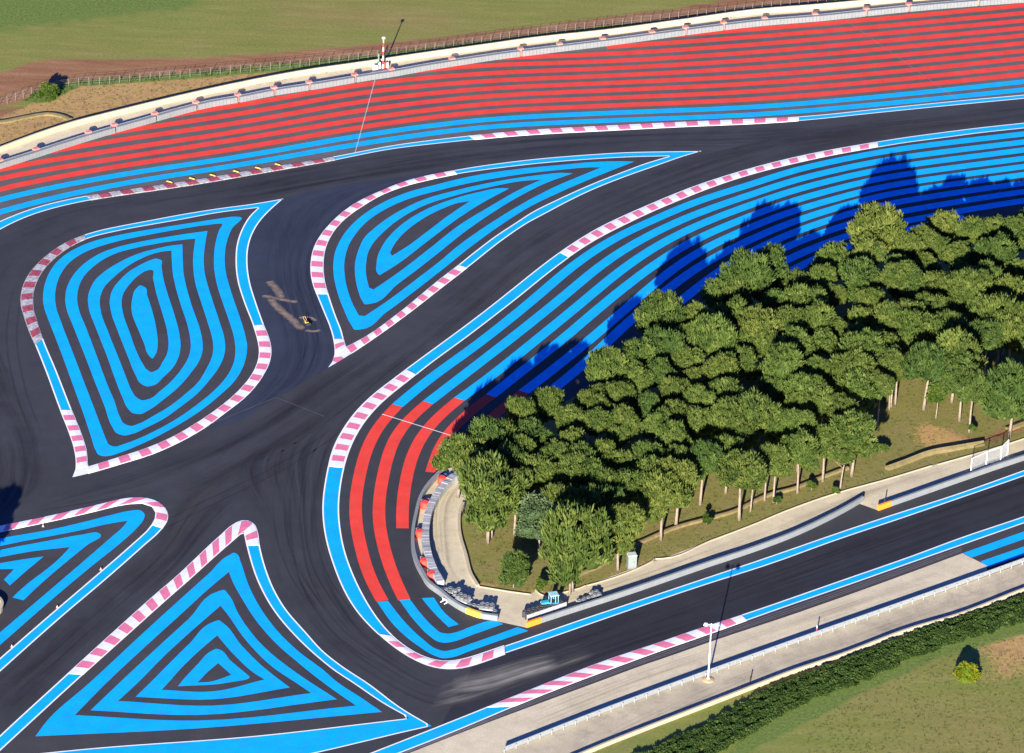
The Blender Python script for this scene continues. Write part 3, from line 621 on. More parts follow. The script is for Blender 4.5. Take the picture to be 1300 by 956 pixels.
# ------------------------------------------------------------------ rubber and dust drawn along the driving lines
K = dict(kind='structure')
def marks(a, b, z, mats, name='tyre_marks'):
    A = spline(P(a), n=8); B = spline(P(b), n=8)
    for i, m in enumerate(mats): ribbon(name, A, B, z+i*.003, m, uv=True, n=90, **K)
M_RUB = streaks('rubber and scuffs', (.015, .015, .020), (.085, .076, .072), .8, .55, 0, .56)
M_RUB2 = streaks('broad rubber', (.018, .017, .022), (.075, .062, .052), .75, .32, 5.0, .52)
M_BLU = streaks('bluish polish', (.020, .026, .050), (.060, .075, .120), .8, .5, 11.0, .50)
marks('1400,118 1116,146 893,163 650,176 425,206 203,243 76,263 20,283 -20,300', '1400,140 1116,176 950,190 800,190 600,208 400,240 340,252 152,284 60,320 10,352', .014, [M_RUB])
marks('60,290 20,340 0,400 20,470 60,560 60,610 20,650', '-60,330 -80,400 -60,500 -30,560 -20,620 -60,680 -90,700', .016, [M_RUB2])
marks('1400,124 1200,145 1000,165 850,205 700,270 560,370 430,460 300,545 160,600 0,660 -60,680', '1400,144 1200,168 1000,200 850,250 700,325 560,435 440,520 330,590 215,645 60,655 -60,684', .018, [M_RUB2])
marks('420,232 350,262 330,300 325,340 342,400 352,440 340,480 300,520 240,560', '575,216 470,250 415,300 398,340 403,375 426,430 424,460 395,488 330,515', .020, [M_BLU])
marks('330,560 290,600 330,670 345,740 390,800 470,862 560,900 660,880', '480,505 430,570 412,650 425,720 460,785 510,828 570,856 660,826', .022, [M_RUB])
marks('420,560 300,650 220,740 140,810 60,880 0,940', '330,560 220,640 190,690 100,765 0,855 -60,905', .024, [M_RUB2])
marks('640,832 800,776 1000,710 1200,640 1400,570', '640,884 800,828 1000,760 1200,690 1400,620', .020, [M_RUB])
# single tyre marks curving off the racing line
M_SKID = streaks('skid mark', (.012, .012, .014), (.020, .019, .020), .9, 6.0, 20.0, .7)
M_SKIDL = streaks('scrubbed line', (.090, .085, .082), (.11, .10, .095), .6, 5.0, 23.0, .4)
for i, s_ in enumerate(('330,262 350,300 352,350 366,400 372,440 350,490', '345,270 365,310 368,350 384,400 388,440 370,480', '400,262 384,300 376,345 388,395 402,430', '372,262 362,300 360,350 375,410 380,450',
     '60,330 15,400 20,470 60,560 50,620', '90,305 30,345 8,410 14,480 40,560', '300,560 250,600 150,630 40,650', '520,470 440,530 360,585 250,640 150,690', '420,500 340,560 240,600 120,625', '640,360 520,450 400,545 330,590',
     '400,540 372,600 368,680 390,760 440,820 520,866', '430,520 395,580 385,660 400,730 440,790', '340,580 330,640 350,720 395,800 450,850', '360,560 345,640 362,720 400,780', '280,640 200,710 120,780 30,860', '300,650 220,740 130,820 50,890',
     '980,185 880,220 780,260 690,310', '1100,165 980,178 860,205', '700,840 850,780 1000,722 1150,672', '760,830 900,775 1100,700 1250,650', '560,200 440,222 300,245 180,262', '760,180 600,190 470,212')):
    c_ = spline(P(s_), n=8)
    for off_ in ((0, 1.5) if i % 3 else (0,)):
        cc = offset(c_, off_); ribbon('skid_mark', cc, offset(cc, .30), .0275+.0002*i, M_SKID if i % 4 else M_SKIDL, uv=True, n=50, **K)
# pale dust dragged across the hairpin exit
M_DUST = streaks('pale dust', (.30, .28, .24), (.42, .39, .33), 1.0, .5, 4.0)
marks('560,868 600,852 650,838 700,826 740,815', '540,906 600,894 660,872 700,856 760,834', .026, [M_DUST])
marks('575,858 620,848 670,834 705,828', '570,884 620,878 670,862 712,848', .029, [streaks('pale dust cloud', (.26, .25, .22), (.36, .34, .30), 1.6, .25, 14.0)])
def spill_mat():
    m, n, l, b = nodes('spilt gravel'); g = n.new('ShaderNodeNewGeometry').outputs['Position']
    c = ramp(n, l, noise(n, l, g, .7, 6, .7), [(.3, (.16, .12, .10)), (.52, (.38, .28, .20)), (.7, (.36, .20, .15))])
    l.new(c, b.inputs['Base Color']); b.inputs['Roughness'].default_value = .9
    sp = n.new('ShaderNodeSeparateXYZ'); uvw = n.new('ShaderNodeUVMap'); uvw.uv_map = 'across'; l.new(uvw.outputs[0], sp.inputs[0])
    e = math_(n, l, 'MULTIPLY', math_(n, l, 'MULTIPLY', sp.outputs[1], math_(n, l, 'SUBTRACT', 1.0, sp.outputs[1])), 4.0, True)
    ee = math_(n, l, 'MULTIPLY', math_(n, l, 'MULTIPLY', sp.outputs[0], math_(n, l, 'SUBTRACT', 1.0, sp.outputs[0])), 12.0, True)
    e = math_(n, l, 'MULTIPLY', e, ee)
    t = math_(n, l, 'ADD', math_(n, l, 'MULTIPLY', e, .55), math_(n, l, 'MULTIPLY', noise(n, l, g, 1.1, 7, .72), .75))
    f = ramp(n, l, t, [(.60, (0,)*3), (.98, (.6,)*3)])
    tr = n.new('ShaderNodeBsdfTransparent'); ms = n.new('ShaderNodeMixShader')
    l.new(f, ms.inputs[0]); l.new(tr.outputs[0], ms.inputs[1]); l.new(b.outputs[0], ms.inputs[2]); l.new(ms.outputs[0], n['Material Output'].inputs[0])
    return m
M_SPILL = spill_mat()
for s, w2 in (('341,356 347,363 354,372 358,380', 1.0), ('330,376 340,377 352,379 366,382 380,384', .7), ('342,377 350,388 361,398 372,407 385,421', 1.0), ('378,404 392,403 402,408', .5), ('386,419 398,421 408,419', .5)):
    c_ = spline(P(s), n=6); ribbon('spilt_gravel', offset(c_, w2), offset(c_, -w2), .040, M_SPILL, uv=True, n=30, kind='stuff')

# ------------------------------------------------------------------ concrete service roads
poly('service_road', [G(*p).xy for p in ((563, 597), (548, 612), (535, 631), (526, 660), (522.3, 681), (522.5, 697), (527, 718), (535, 732), (545, 747.5), (558, 756), (572, 768), (592, 780), (613, 786.5), (632, 789.3), (669, 797.5), (688.5, 790.8), (800, 754.6), (900, 720), (960, 700), (1001.5, 684.5), (1043, 665.8), (1084.6, 643.7), (1090, 639.5), (1115, 648.5), (1216.9, 613), (1300, 584.7), (1400, 549), (1560, 490),
    (1560, 470), (1300, 557), (1282, 563), (1230.8, 578.5), (1182, 591.6), (1120, 610.3), (1070.8, 623.6), (994.6, 650), (960, 664.5), (841.5, 709.3), (825, 714.2), (740, 745), (716.5, 752), (693, 757), (680.5, 749.2), (673.5, 754.8), (656.9, 752.7), (608.5, 745), (600, 731), (593.7, 708), (585.4, 677.5), (584.7, 656), (590, 640), (598, 610), (592, 588))], .05, M_CONC, **ST)
poly('concrete_runoff', APR+[G(1253, 718.5).xy, G(1253, 731).xy, G(1160, 764.5).xy, G(1000, 820.7).xy, G(851.8, 874).xy, G(760, 908).xy, G(640, 955).xy, G(520, 1004).xy], .04, M_CONC, **ST)
poly('access_road', [G(*p).xy for p in ((1560, 617), (1400, 678), (1300, 714.5), (1160, 764.5), (1000, 820.7), (851.8, 874), (760, 908), (640, 955), (520, 1004), (640, 1004), (760, 952), (880, 905), (965, 872), (1000, 858.5), (1065, 836.5), (1160, 801), (1210, 786.5), (1300, 752), (1400, 715), (1560, 655))], .03, M_CONC2, **ST)
back_c = spline(BACKWALL, n=3)
M_TRACKS = streaks('wheel dust', (.24, .20, .145), (.62, .56, .45), .75, 1.1, 31.0, .5)
for q_, (a_, b_) in enumerate((('578,600 552,625 545,680 556,730 600,762 660,775', '590,612 576,640 574,690 588,735 620,752 665,760'), ('672,792 800,750 960,690 1080,640 1150,618 1300,566 1400,530', '690,765 830,718 960,670 1080,628 1150,604 1300,562 1400,525'),
                              ('620,925 760,868 900,820 1080,758 1230,706', '700,925 852,866 1000,812 1160,758 1250,730'), ('700,960 900,868 1080,800 1300,722 1400,686', '760,975 960,870 1100,822 1300,748 1400,712'))):
    marks(a_, b_, .056+.002*q_, [M_TRACKS], 'wheel_dust')
ribbon('perimeter_road', offset(bar_c, .1), back_c, .045, M_CONC, n=80, **ST)
# ------------------------------------------------------------------ walls made of cast segments
def wall(path, h, th, seg_len, mat, label, cat='wall', name='concrete_wall', z0=0.0, paint=(), cap=None, group=None, name_seg='wall_segment'):
    c = spline(P(path), n=6) if isinstance(path, str) else path
    L = length(c); n = max(1, round(L/seg_len)); dense = resample(c, n*4)
    root = thing(name, (dense[0].x, dense[0].y, 0), label, cat, group)
    inv = Vector((dense[0].x, dense[0].y))
    for i in range(n):
        a = [p-inv for p in dense[i*4:i*4+5]]
        e0 = (a[1]-a[0])*.02; a[0] = a[0]+e0; a[-1] = a[-1]-e0
        b = offset(a, th)
        m = mat
        for idx, pm in paint:
            if idx == i: m = pm
        slab(name_seg, a, b, z0, h+R_.uniform(-.006, .006), m, root, n=4)
    return root
wall('669.3,797.2 688.5,790.8 800,754.6 900,720 960,700 1001.5,684.5 1043,665.8 1084.6,643.7 1096.4,636.6', .85, .32, 2.3, M_WALL, 'pale grey concrete wall along the north side of the bottom straight, orange block at its left end', paint=[(0, M_ORANGE)])
wall('1115.3,648.6 1130,643.5 1216.9,613 1260,598 1300,584.7 1400,549 1560,490', .85, .32, 2.3, M_WALL, 'pale grey concrete wall right of the gap, orange block at its left end', paint=[(0, M_ORANGE)])
wall('640,955 760,908 851.8,874 1000,820.7 1160,764.5 1300,714.5 1400,678 1560,617', .80, .10, 3.9, M_STEEL, 'long low steel crash barrier between tan run-off and access road', 'barrier', 'crash_barrier', z0=.10, name_seg='rail_panel')
def posts(path, step, size, h, mat, label, cat, name, root=None, group=None):
    c = spline(P(path), n=6) if isinstance(path, str) else path
    n = round(length(c)/step); d = resample(c, n)
    o0 = Vector(root.location.xy) if root else Vector((0, 0))
    me = None
    for p in d:
        q = p-o0
        if me is None:
            o = MB().box((0, 0, h/2), (size, size, h)).build(name, mat, root); me = o.data
        else: o = link(name, me, root)
        o.location = (q.x, q.y, 0)
cb = [o for o in bpy.data.objects if o.name == 'crash_barrier'][0]
posts('640,956.4 760,909.4 851.8,875.4 1000,822 1160,766 1300,716 1400,679.4 1560,618.4', 1.95, .11, .70, M_STEEL, '', '', 'post', cb)
wall('640,1004 760,952 880,905 965,872 1000,858.5 1065,836.5 1160,801 1210,786.5 1300,752 1400,715 1560,655', .62, .30, 4.0, M_WALLC, 'low cream wall between the access road and the dark green hedge')
wall([p for p in back_c], 1.0, .25, 5.0, M_WALLC, 'long cream concrete wall between the perimeter road and the dry grass', name='concrete_wall')
wall('560,600 545,615.5 533.8,631.8 525.5,659.5 522,680.3 522,697 526.9,717.7 534.3,732 543,745.5 556.9,755.5 570.8,767 591.5,779 612.3,785.9 631.7,788.8', .85, .45, 2.4, M_WALL, 'curved pale concrete wall round the inside of the hairpin, yellow block at its end', paint=[(17, M_YELLOW), (99, M_WALL)])
# kerb stones round the grove
wall('590,640 585.5,652 584.6,662 585.4,677.5 593.7,708 600,731 608.5,745', .35, -.40, 1.5, M_WALLC, 'thick cream kerb wall curving along the left end of the pine grove', 'kerb wall', 'kerb_wall', name_seg='kerb_stone')
wall('608.5,745 656.9,752.7 673.5,754.8', .16, -.16, 1.2, M_WALLC, 'thin cream kerb below the small bushy pine', 'kerb', 'stone_kerb', name_seg='kerb_stone')
wall('680.5,749.2 686,754.5 693,757 716.5,752 740,745 742.5,743.7', .16, -.16, 1.2, M_WALLC, 'thin cream kerb behind the blue tractor', 'kerb', 'stone_kerb', name_seg='kerb_stone')
wall('745,743.5 760,739.5 820,716.7 827,713 830,710', .16, -.16, 1.2, M_WALLC, 'thin cream kerb in front of the grey cabinet, under the front pines', 'kerb', 'stone_kerb', name_seg='kerb_stone')
wall('832,709.6 841.5,709.3 900,687.4 960,664.5 994.6,650 1070.8,623.6 1120,610.3 1182,591.6', .16, -.16, 1.2, M_WALLC, 'long thin cream kerb between the grove and the service road, middle stretch', 'kerb', 'stone_kerb', name_seg='kerb_stone')
wall('1190,590 1230.8,578.5 1282,563 1300,557 1400,524 1560,470', .16, -.16, 1.2, M_WALLC, 'thin cream kerb at the grove edge behind the white mesh gantry, right end', 'kerb', 'stone_kerb', name_seg='kerb_stone')
# low berm added for its shadow, standing in for a trench's dark line
bk = spline(P('727,737 745,728 760,722 800,697 812,692 862,671 897,661.5 931.5,652 979,630 1008.5,622.5 1043,609 1068,599.5 1078,596'), n=5)
slab('earth_berm', bk, offset(bk, .6), -.02, .34, worn('berm earth', (.20, .15, .07), .35, 1.2, .95, (.12, .13, .04), .5), n=60, crown=.08, **ST)
bk2 = spline(P('1128,598 1150,590 1182,578 1215,572 1250,566'), n=5)
slab('earth_berm', bk2, offset(bk2, .8), -.02, .45, worn('berm earth', (.20, .15, .07)), n=30, crown=.25, **ST)
bk3 = spline(P('1282,548 1300,541 1400,508'), n=5)
slab('earth_berm', bk3, offset(bk3, 1.0), -.02, .3, worn('berm earth', (.20, .15, .07)), n=20, crown=.14, **ST)
bk4 = spline(P('-20,160 10,156 40,150 62,147 78,150 86,154'), n=5)
slab('earth_berm', bk4, offset(bk4, 1.0), -.02, .25, worn('berm earth', (.20, .15, .07)), n=30, crown=.12, **ST)

# ------------------------------------------------------------------ barrier along the top run-off, in sections between red end boxes
MARK = [(-45, 222.5), (2.5, 205), (48, 190.5), (115.5, 169), (146, 160), (198, 145.5), (250, 131.5), (301, 121.5), (348, 113), (391, 105), (448, 95.5), (496.4, 87), (573.8, 75), (660, 62.5), (710, 56), (765.6, 49.5), (827.8, 41.5), (869.7, 36), (916.7, 29.5), (970, 23), (1033, 16.5), (1096, 10.3), (1151, 5), (1240, -2), (1330, -9)]
ribs_m = worn('ribbed belt', (.19, .205, .21), .12, 1.2, .75, (.2, .2, .2), .3)
POSTM = None
ords = ['1st', '2nd', '3rd']+['%dth' % k for k in range(4, 40)]
for i in range(len(MARK)-1):
    a0, b0 = MARK[i], MARK[i+1]
    ca = sub(bar_c, (a0[0], a0[1]+9), (b0[0], b0[1]+9))
    if len(ca) < 2: continue
    # walk the exact share of the curve
    full = resample(bar_c, 600)
    ca = sub(full, (a0[0]+3, a0[1]+9), (b0[0]+1, b0[1]+9))
    if len(ca) < 3: continue
    o = Vector(ca[0]); A = [p-o for p in ca]
    t = thing('barrier_section', (o.x, o.y, 0), 'grey ribbed barrier section beside the top run-off, %s from the left' % ords[i], 'barrier', 'barrier sections along the top run-off')
    mb = MB(); n = max(3, round(length(A)/.62)); d = resample(A, n); nn_ = normals(d)
    for k in range(n):
        p, q = d[k], d[k+1]; mid = (p+q)/2; e = q-p; ang = math.atan2(e.y, e.x)
        off = nn_[k]*.28
        mb.box((mid.x+off.x, mid.y+off.y, .50), (e.length*.94, .56, .98+R_.uniform(-.02, .02)), ang)
    mb.build('belt_face', ribs_m, t)
    slab('guard_rail', offset(A, .78), offset(A, .88), .55, .98, M_STEEL, t, n=6)
    for p in resample(offset(A, .95), max(2, round(length(A)/2.2))):
        if POSTM is None: q = MB().box((0, 0, .48), (.12, .12, .96)).build('rail_post', M_STEEL, t); POSTM = q.data
        else: q = link('rail_post', POSTM, t)
        q.location = (p.x, p.y, 0)
    p = offset(A, 1.0)[0]; e = A[1]-A[0]
    bx = MB().box((0, 0, .62), (1.0, .8, 1.15), 0, taper=.92).build('end_box', worn('faded red box', (.62, .22, .18), .2), t)
    bx.location = (p.x, p.y, 0); bx.rotation_euler.z = math.atan2(e.y, e.x)

# ------------------------------------------------------------------ hairpin: tyre bundle wall, red foam blocks, bales
tw = spline(P('585,606 571,615 556,632 546.5,650 541.5,668 540,688 543,709 551,731 559.5,746'), n=6)
n = 44; d = resample(tw, n); root = thing('tyre_wall', (d[0].x, d[0].y, 0), 'curved wall of white wrapped tyre bundles behind the hairpin barrier', 'tyre wall')
for i in range(n):
    p, q = d[i], d[i+1]; mid = (p+q)/2-d[0]; e = q-p; ang = math.atan2(e.y, e.x); W = e.length*.93
    mb = MB(); h = 1.05+R_.uniform(-.05, .05)
    for k in range(4): mb.box((0, 0, h*(k+.5)/4), (W*(1-.05*(k % 2)), 1.05*(1-.04*(k % 2)), h/4*.94), 0)
    ob = mb.build('tyre_stack', M_TYRE_W if R_.random() < .86 else worn('grey wrap', (.3, .3, .32), .3, 2), root)
    ob.location = (mid.x, mid.y, 0); ob.rotation_euler.z = ang+R_.uniform(-.03, .03)
FO = [(560.8, 613.5, 'topmost, beside the overhanging pine'), (539.4, 645, 'second from the top'), (533.2, 681.5, 'third from the top'), (538.7, 718, 'fourth from the top'), (547.7, 734.5, 'lowest, by the end of the tyre wall')]
for x, y, w_ in FO:
    p = G(x, y); t = thing('foam_block', (p.x, p.y, 0), 'red foam block behind curved wall, '+w_, 'foam block', 'red blocks inside the hairpin wall', rz=.3)
    MB().lathe((0, 0, 0), [(.62, 0), (.66, .1), (.66, .95), (.5, 1.05)], 8).build('block', M_FOAM, t)
    MB().box((.3, .95, .4), (1.2, .5, .8)).build('backing_block', worn('grey foam', (.36, .3, .28), .2), t)
def tyre_stack(r=.33, h=1.2, n=5):
    mb = MB(); pr = []
    for k in range(n):
        z = h*k/n; s = h/n
        pr += [(r*.90, z+.01), (r, z+s*.3), (r, z+s*.7), (r*.90, z+s*.98)]
    pr += [(r*.5, h), (r*.45, h-.12)]
    return mb.lathe((0, 0, 0), pr, 10)
ts_me = tyre_stack().build('tyre_stack', worn('grey tyre wrap', (.15, .16, .165), .3, 1.5, .7, (.08, .08, .09), .4)); stack_mesh = ts_me.data
bpy.data.objects.remove(ts_me)
def bale(x, y, nx, ny, h, rz, label):
    p = G(x, y); t = thing('tyre_bale', (p.x, p.y, 0), label, 'tyre bale', 'tyre bales behind the concrete walls', rz=rz)
    for i in range(nx):
        for j in range(ny):
            o = link('tyre_stack', stack_mesh, t); o.location = ((i-(nx-1)/2)*.66, (j-(ny-1)/2)*.66, 0); o.scale = (1, 1, h/1.2)
    MB().box((0, 0, h*.55), (nx*.66+.06, ny*.66+.06, .10)).build('strap', plain('strap', (.5, .52, .54), .5), t)
bale(571, 754, 2, 2, .8, -.9, 'grey flat-topped tyre bale nearest the end of the white tyre wall')
bale(580, 757, 1, 2, 1.2, -.7, 'tall narrow tyre bale casting the longest shadow, by the wall')
bale(579.5, 761.5, 2, 1, .9, -.75, 'white tyre bale against the inner face of the curved wall')
bale(588, 766, 3, 2, 1.2, -.6, 'large white tyre bale in the middle of the row by the wall')
bale(601.5, 772.5, 3, 1, .7, -.3, 'low grey tyre bale between the large bale and the opening')
bale(618, 776, 3, 2, 1.1, -.12, 'white tyre bale nearest the opening in the wall')
bale(628, 780, 1, 1, .7, 0, 'single short tyre stack at the corner of the opening')
bale(738, 765.5, 2, 1, .6, .5, 'pale tyre bale lying right of the tractor')
bale(747, 762, 3, 1, .6, .5, 'low reddish-grey tyre bale right of the tractor')
bale(756, 758, 2, 2, .8, .5, 'square white-topped tyre bale farthest right behind the wall')
# white faced tyre barrier in front of the tractor
p0, p1 = G(670.5, 790.5), G(721, 773.5); v = p1-p0; ang = math.atan2(v.y, v.x); L = v.length
t = thing('tyre_barrier', p0+v.normalized().cross(Vector((0, 0, -1)))*.35, 'white faced tyre barrier with dark tyre tops in front of the blue tractor', 'tyre barrier', rz=ang)
n = 6
for i in range(n): MB().box(((i+.5)*L/n, 0, .55), (L/n*.97, .08, .9)).build('belt_panel', M_TYRE_W, t)
dk = tyre_stack(.34, 1.0).build('tyre_stack', worn('dark tyres', (.05, .05, .055), .3, 3), t); dkm = dk.data
dk.location = (.4, .42, 0)
nn2 = int(L/.7)
for i in range(1, nn2*2):
    o = link('tyre_stack', dkm, t); o.location = (.4+(i % nn2)*.7, .42+(i//nn2)*.68, 0)

# ------------------------------------------------------------------ blue tractor
def tractor():
    p = G(699.5, 772); t = thing('tractor', (p.x, p.y, 0), 'small sky-blue tractor with a framed cab parked behind the white tyre barrier', 'tractor', rz=math.radians(18))
    mb_ = plain('tractor blue', (.03, .33, .50), .35); gl = plain('cab glass', (.05, .10, .12), .08); rim = plain('rim', (.6, .6, .58), .5)
    m = MB(); m.box((-.85, 0, .95), (1.15, .72, .50), taper=.88); m.box((-.75, 0, .62), (1.4, .45, .25)); m.box((.35, 0, .75), (1.1, .8, .30)); m.build('body', mb_, t)
    MB().box((-1.44, 0, .92), (.06, .55, .35)).build('grille', M_BLACK, t)
    for s in (-1, 1):
        MB().box((-1.46, s*.2, 1.05), (.05, .14, .1)).build('headlight', plain('lamp', (.8, .8, .7), .2), t)
        m = MB()
        pts = [(.0, .88), (.55, .95)]
        m.box((.42, s*.62, 1.12), (.95, .34, .06)); m.build('mudguard', mb_, t)
        for x, r, w_ in ((.45, .55, .34), (-1.0, .36, .24)):
            mm = MB(); y = s*(.62 if r > .4 else .50)
            mm.tube([(x, y-w_/2, r), (x, y-w_/2+.04, r), (x, y+w_/2-.04, r), (x, y+w_/2, r)], [r*.88, r, r, r*.88], 16)
            wh = mm.build('wheel', M_BLACK, t)
            MB().tube([(x, y+s*(w_/2+.005)-.02, r), (x, y+s*(w_/2+.005)+.02, r)], r*.5, 12).build('rim', rim, wh)
    m = MB()
    for x, y in ((-.22, -.55), (-.22, .55), (.85, -.55), (.85, .55), (.45, -.57), (.45, .57)):
        m.tube([(x, y, .9), (x+.04 if x < 0 else x-.04, y*.93, 2.2)], .04, 6)
    m.box((.32, 0, 2.22), (1.25, 1.2, .09), taper=.92); m.build('cab_frame', plain('pale blue frame', (.30, .52, .60), .4), t)
    m = MB(); m.box((-.20, 0, 1.6), (.02, 1.0, 1.0)); m.box((.84, 0, 1.6), (.02, 1.0, .9)); m.build('windscreen', gl, t)
    MB().box((.45, 0, 1.1), (.45, .5, .12)).box((.68, 0, 1.4), (.1, .48, .5)).build('seat', M_BLACK, t)
    MB().tube([(.05, .0, 1.3), (.10, 0, 1.35)], .17, 10).build('steering_wheel', M_BLACK, t)
    MB().tube([(-.7, .2, 1.15), (-.7, .2, 1.9)], .035, 8).build('exhaust', M_BLACK, t)
tractor()

# ------------------------------------------------------------------ cabinet
p = G(801.5, 719.5); t = thing('cabinet', (p.x, p.y, 0), 'tall pale grey utility cabinet standing on bare soil under the front pines', 'cabinet', rz=.25)
mc = worn('cabinet paint', (.20, .23, .22), .06, 1.5, .5)
MB().box((0, 0, .06), (1.35, 1.15, .12)).build('plinth', M_WALL, t)
MB().box((0, 0, 1.05), (1.2, 1.0, 1.9)).build('body', mc, t)
MB().box((0, 0, 2.03), (1.3, 1.1, .08), taper=.94).build('roof', worn('cabinet roof', (.45, .5, .48), .05), t)
dr = MB().box((-.1, -.51, 1.02), (.85, .03, 1.7)).build('door', mc, t); MB().box((.22, -.54, 1.05), (.05, .04, .25)).build('handle', M_BLACK, dr)
MB().box((.61, 0, 1.5), (.03, .6, .3)).build('vent', M_BLACK, t)

# ------------------------------------------------------------------ mesh gantry on the straight wall
pts = [G(1232.2, 601.5), G(1251.7, 592.5), G(1269.8, 586.5), G(1278.8, 577.5)]
t = thing('mesh_gantry', pts[0], 'white framed wire mesh screen standing behind the wall right of the gap', 'screen'); o0 = pts[0]
HG = 2.55; wm = plain('white frame', (.78, .8, .8), .5)
for i, q in enumerate(pts): MB().box((q.x-o0.x, q.y-o0.y, HG/2), (.11, .11, HG)).build('post', wm, t)
for i in range(3):
    a, b = pts[i]-o0, pts[i+1]-o0
    for z in (.08, HG-.05): MB().tube([(a.x, a.y, z), (b.x, b.y, z)], .05, 6).build('crossbar', wm, t)
    m = MB(); nw = int((b-a).length/.14)
    for k in range(1, nw):
        c = a.lerp(b, k/nw); m.tube([(c.x, c.y, .1), (c.x, c.y, HG-.08)], .010, 3)
    for k in range(1, 17): m.tube([(a.x, a.y, HG*k/17), (b.x, b.y, HG*k/17)], .010, 3)
    m.build('mesh_panel', plain('wire', (.55, .58, .6), .5), t, kind='stuff')
# two marker posts
def marker_post(x, y, label, h, cols):
    p = G(x, y); t = thing('marker_post', (p.x, p.y, 0), label, 'post')
    for k, c in enumerate(cols):
        MB().tube([(0, 0, h*k/len(cols)), (0, 0, h*(k+1)/len(cols))], .08, 8).build('band', c, t)
marker_post(1036.5, 805.5, 'red and white striped post at the steel crash barrier', 1.4, [M_FOAM, M_WHITE, M_FOAM, M_WHITE])
marker_post(952.3, 866.5, 'short dark post beside the access road', 1.0, [M_BLACK])
marker_post(1122.5, 644, 'small white post above the orange block right of the gap', 1.5, [M_WHITE, M_BLACK])
# white H-shaped stand by the curved wall
p = G(564.5, 764.5); t = thing('barrier_stand', (p.x, p.y, 0), 'small white H-shaped stand at the foot of the curved wall', 'stand', rz=-.7)
for s in (-1, 1): MB().box((s*.35, 0, .06), (.09, .9, .12)).box((s*.35, 0, .3), (.07, .07, .5)).build('leg', M_WHITE, t)
MB().box((0, 0, .5), (.75, .07, .12)).build('crossbar', M_WHITE, t)

# ------------------------------------------------------------------ lamp mast bottom right
p = G(899, 863); t = thing('lamp_mast', (p.x, p.y, 0), 'tall white floodlight mast at the edge of the access road, two lamp heads', 'lamp mast')
wp = plain('mast paint', (.72, .73, .72), .45)
MB().lathe((0, 0, 0), [(.20, 0), (.20, .25), (.12, .3), (.085, 5), (.07, 8.8)], 10).build('pole', wp, t)
MB().tube([(-.72, 0, 8.55), (0, 0, 8.7), (.72, 0, 8.55)], .045, 6).build('crossarm', wp, t)
for s in (-1, 1):
    hd = MB().box((s*.72, -.12, 8.72), (.55, .42, .30), rz=s*.3, taper=.8).build('lamp_head', wp, t)
    MB().box((s*.72, -.36, 8.66), (.42, .03, .24), rz=s*.3).build('lamp_glass', plain('lamp glass', (.3, .35, .4), .1), hd)
MB().lathe((0, 0, 0), [(1.0, .0), (.7, .12), (.25, .2)], 12).build('footing', worn('sand heap', (.5, .36, .2), .3, 1), t)
# striped mast at the top
p = G(486.2, 87); t = thing('striped_mast', (p.x, p.y, 0), 'red and white banded signal mast behind the top barrier', 'mast')
for k in range(7):
    m_ = M_WHITE if k % 2 == 0 else M_FOAM
    MB().tube([(0, 0, 5.5*k/7), (0, 0, 5.5*(k+1)/7)], .15-.012*k, 8).build('band', m_, t)
MB().box((.0, 0, 5.6), (.5, .3, .25)).build('lamp_head', M_WHITE, t)
for s, m_ in ((-.55, M_WHITE), (.35, M_FOAM), (.75, M_WHITE)): MB().box((s, 0, .55), (.32, .3, 1.1)).build('foot_block', m_, t)
p = G(480.5, 86.5); t = thing('short_mast', (p.x, p.y, 0), 'short grey-green post just left of the striped mast', 'post')
MB().lathe((0, 0, 0), [(.14, 0), (.10, 2.6)], 8).build('pole', plain('grey green', (.18, .24, .22), .5), t); MB().box((0, 0, .9), (.4, .3, .6)).build('control_box', M_BLACK, t)
p = G(476.6, 89.5); t = thing('white_box', (p.x, p.y, 0), 'small white equipment box at the foot of the striped mast', 'box')
MB().box((0, 0, .4), (.9, .7, .8)).build('body', M_WHITE, t); MB().box((0, 0, .83), (.96, .76, .06)).build('lid', M_WHITE, t)
# yellow wedges on the worn kerb
YW = [(215, 231.7), (243.7, 227.6), (270, 223.4), (299.7, 218.6), (327.6, 214.2), (352.5, 209.8)]
for i, (x, y) in enumerate(YW):
    p = G(x, y); t = thing('kerb_wedge', (p.x, p.y, .06), 'yellow wedge bolted behind the worn upper kerb, %s from the left' % ords[i], 'wedge', 'yellow wedges behind the worn kerb', rz=math.radians(-28))
    MB().box((0, 0, .10), (1.15, .20, .14), taper=.6).build('wedge_body', M_YELLOW, t)
    MB().box((0, 0, .01), (1.2, .26, .03)).build('base_plate', M_BLACK, t)
# small site roller left on the track
p = G(389.5, 412); t = thing('compactor', (p.x, p.y, 0), 'small yellow and black road compactor beside the trail of spilt gravel', 'compactor', rz=math.radians(-60)); t.scale = (.85, .85, .85)
MB().box((-.15, 0, .42), (.9, .5, .35), taper=.85).build('engine_cover', M_YELLOW, t)
MB().tube([(.55, -.4, .28), (.55, .4, .28)], .28, 14).build('drum', M_BLACK, t); MB().tube([(-.55, -.4, .28), (-.55, .4, .28)], .28, 14).build('drum', M_BLACK, t)
MB().tube([(-.5, -.2, .6), (-1.15, -.2, 1.05), (-1.15, .2, 1.05), (-.5, .2, .6)], .035, 6).build('handle', M_YELLOW, t)
MB().box((.1, 0, .65), (.4, .35, .12)).build('tank', M_BLACK, t)
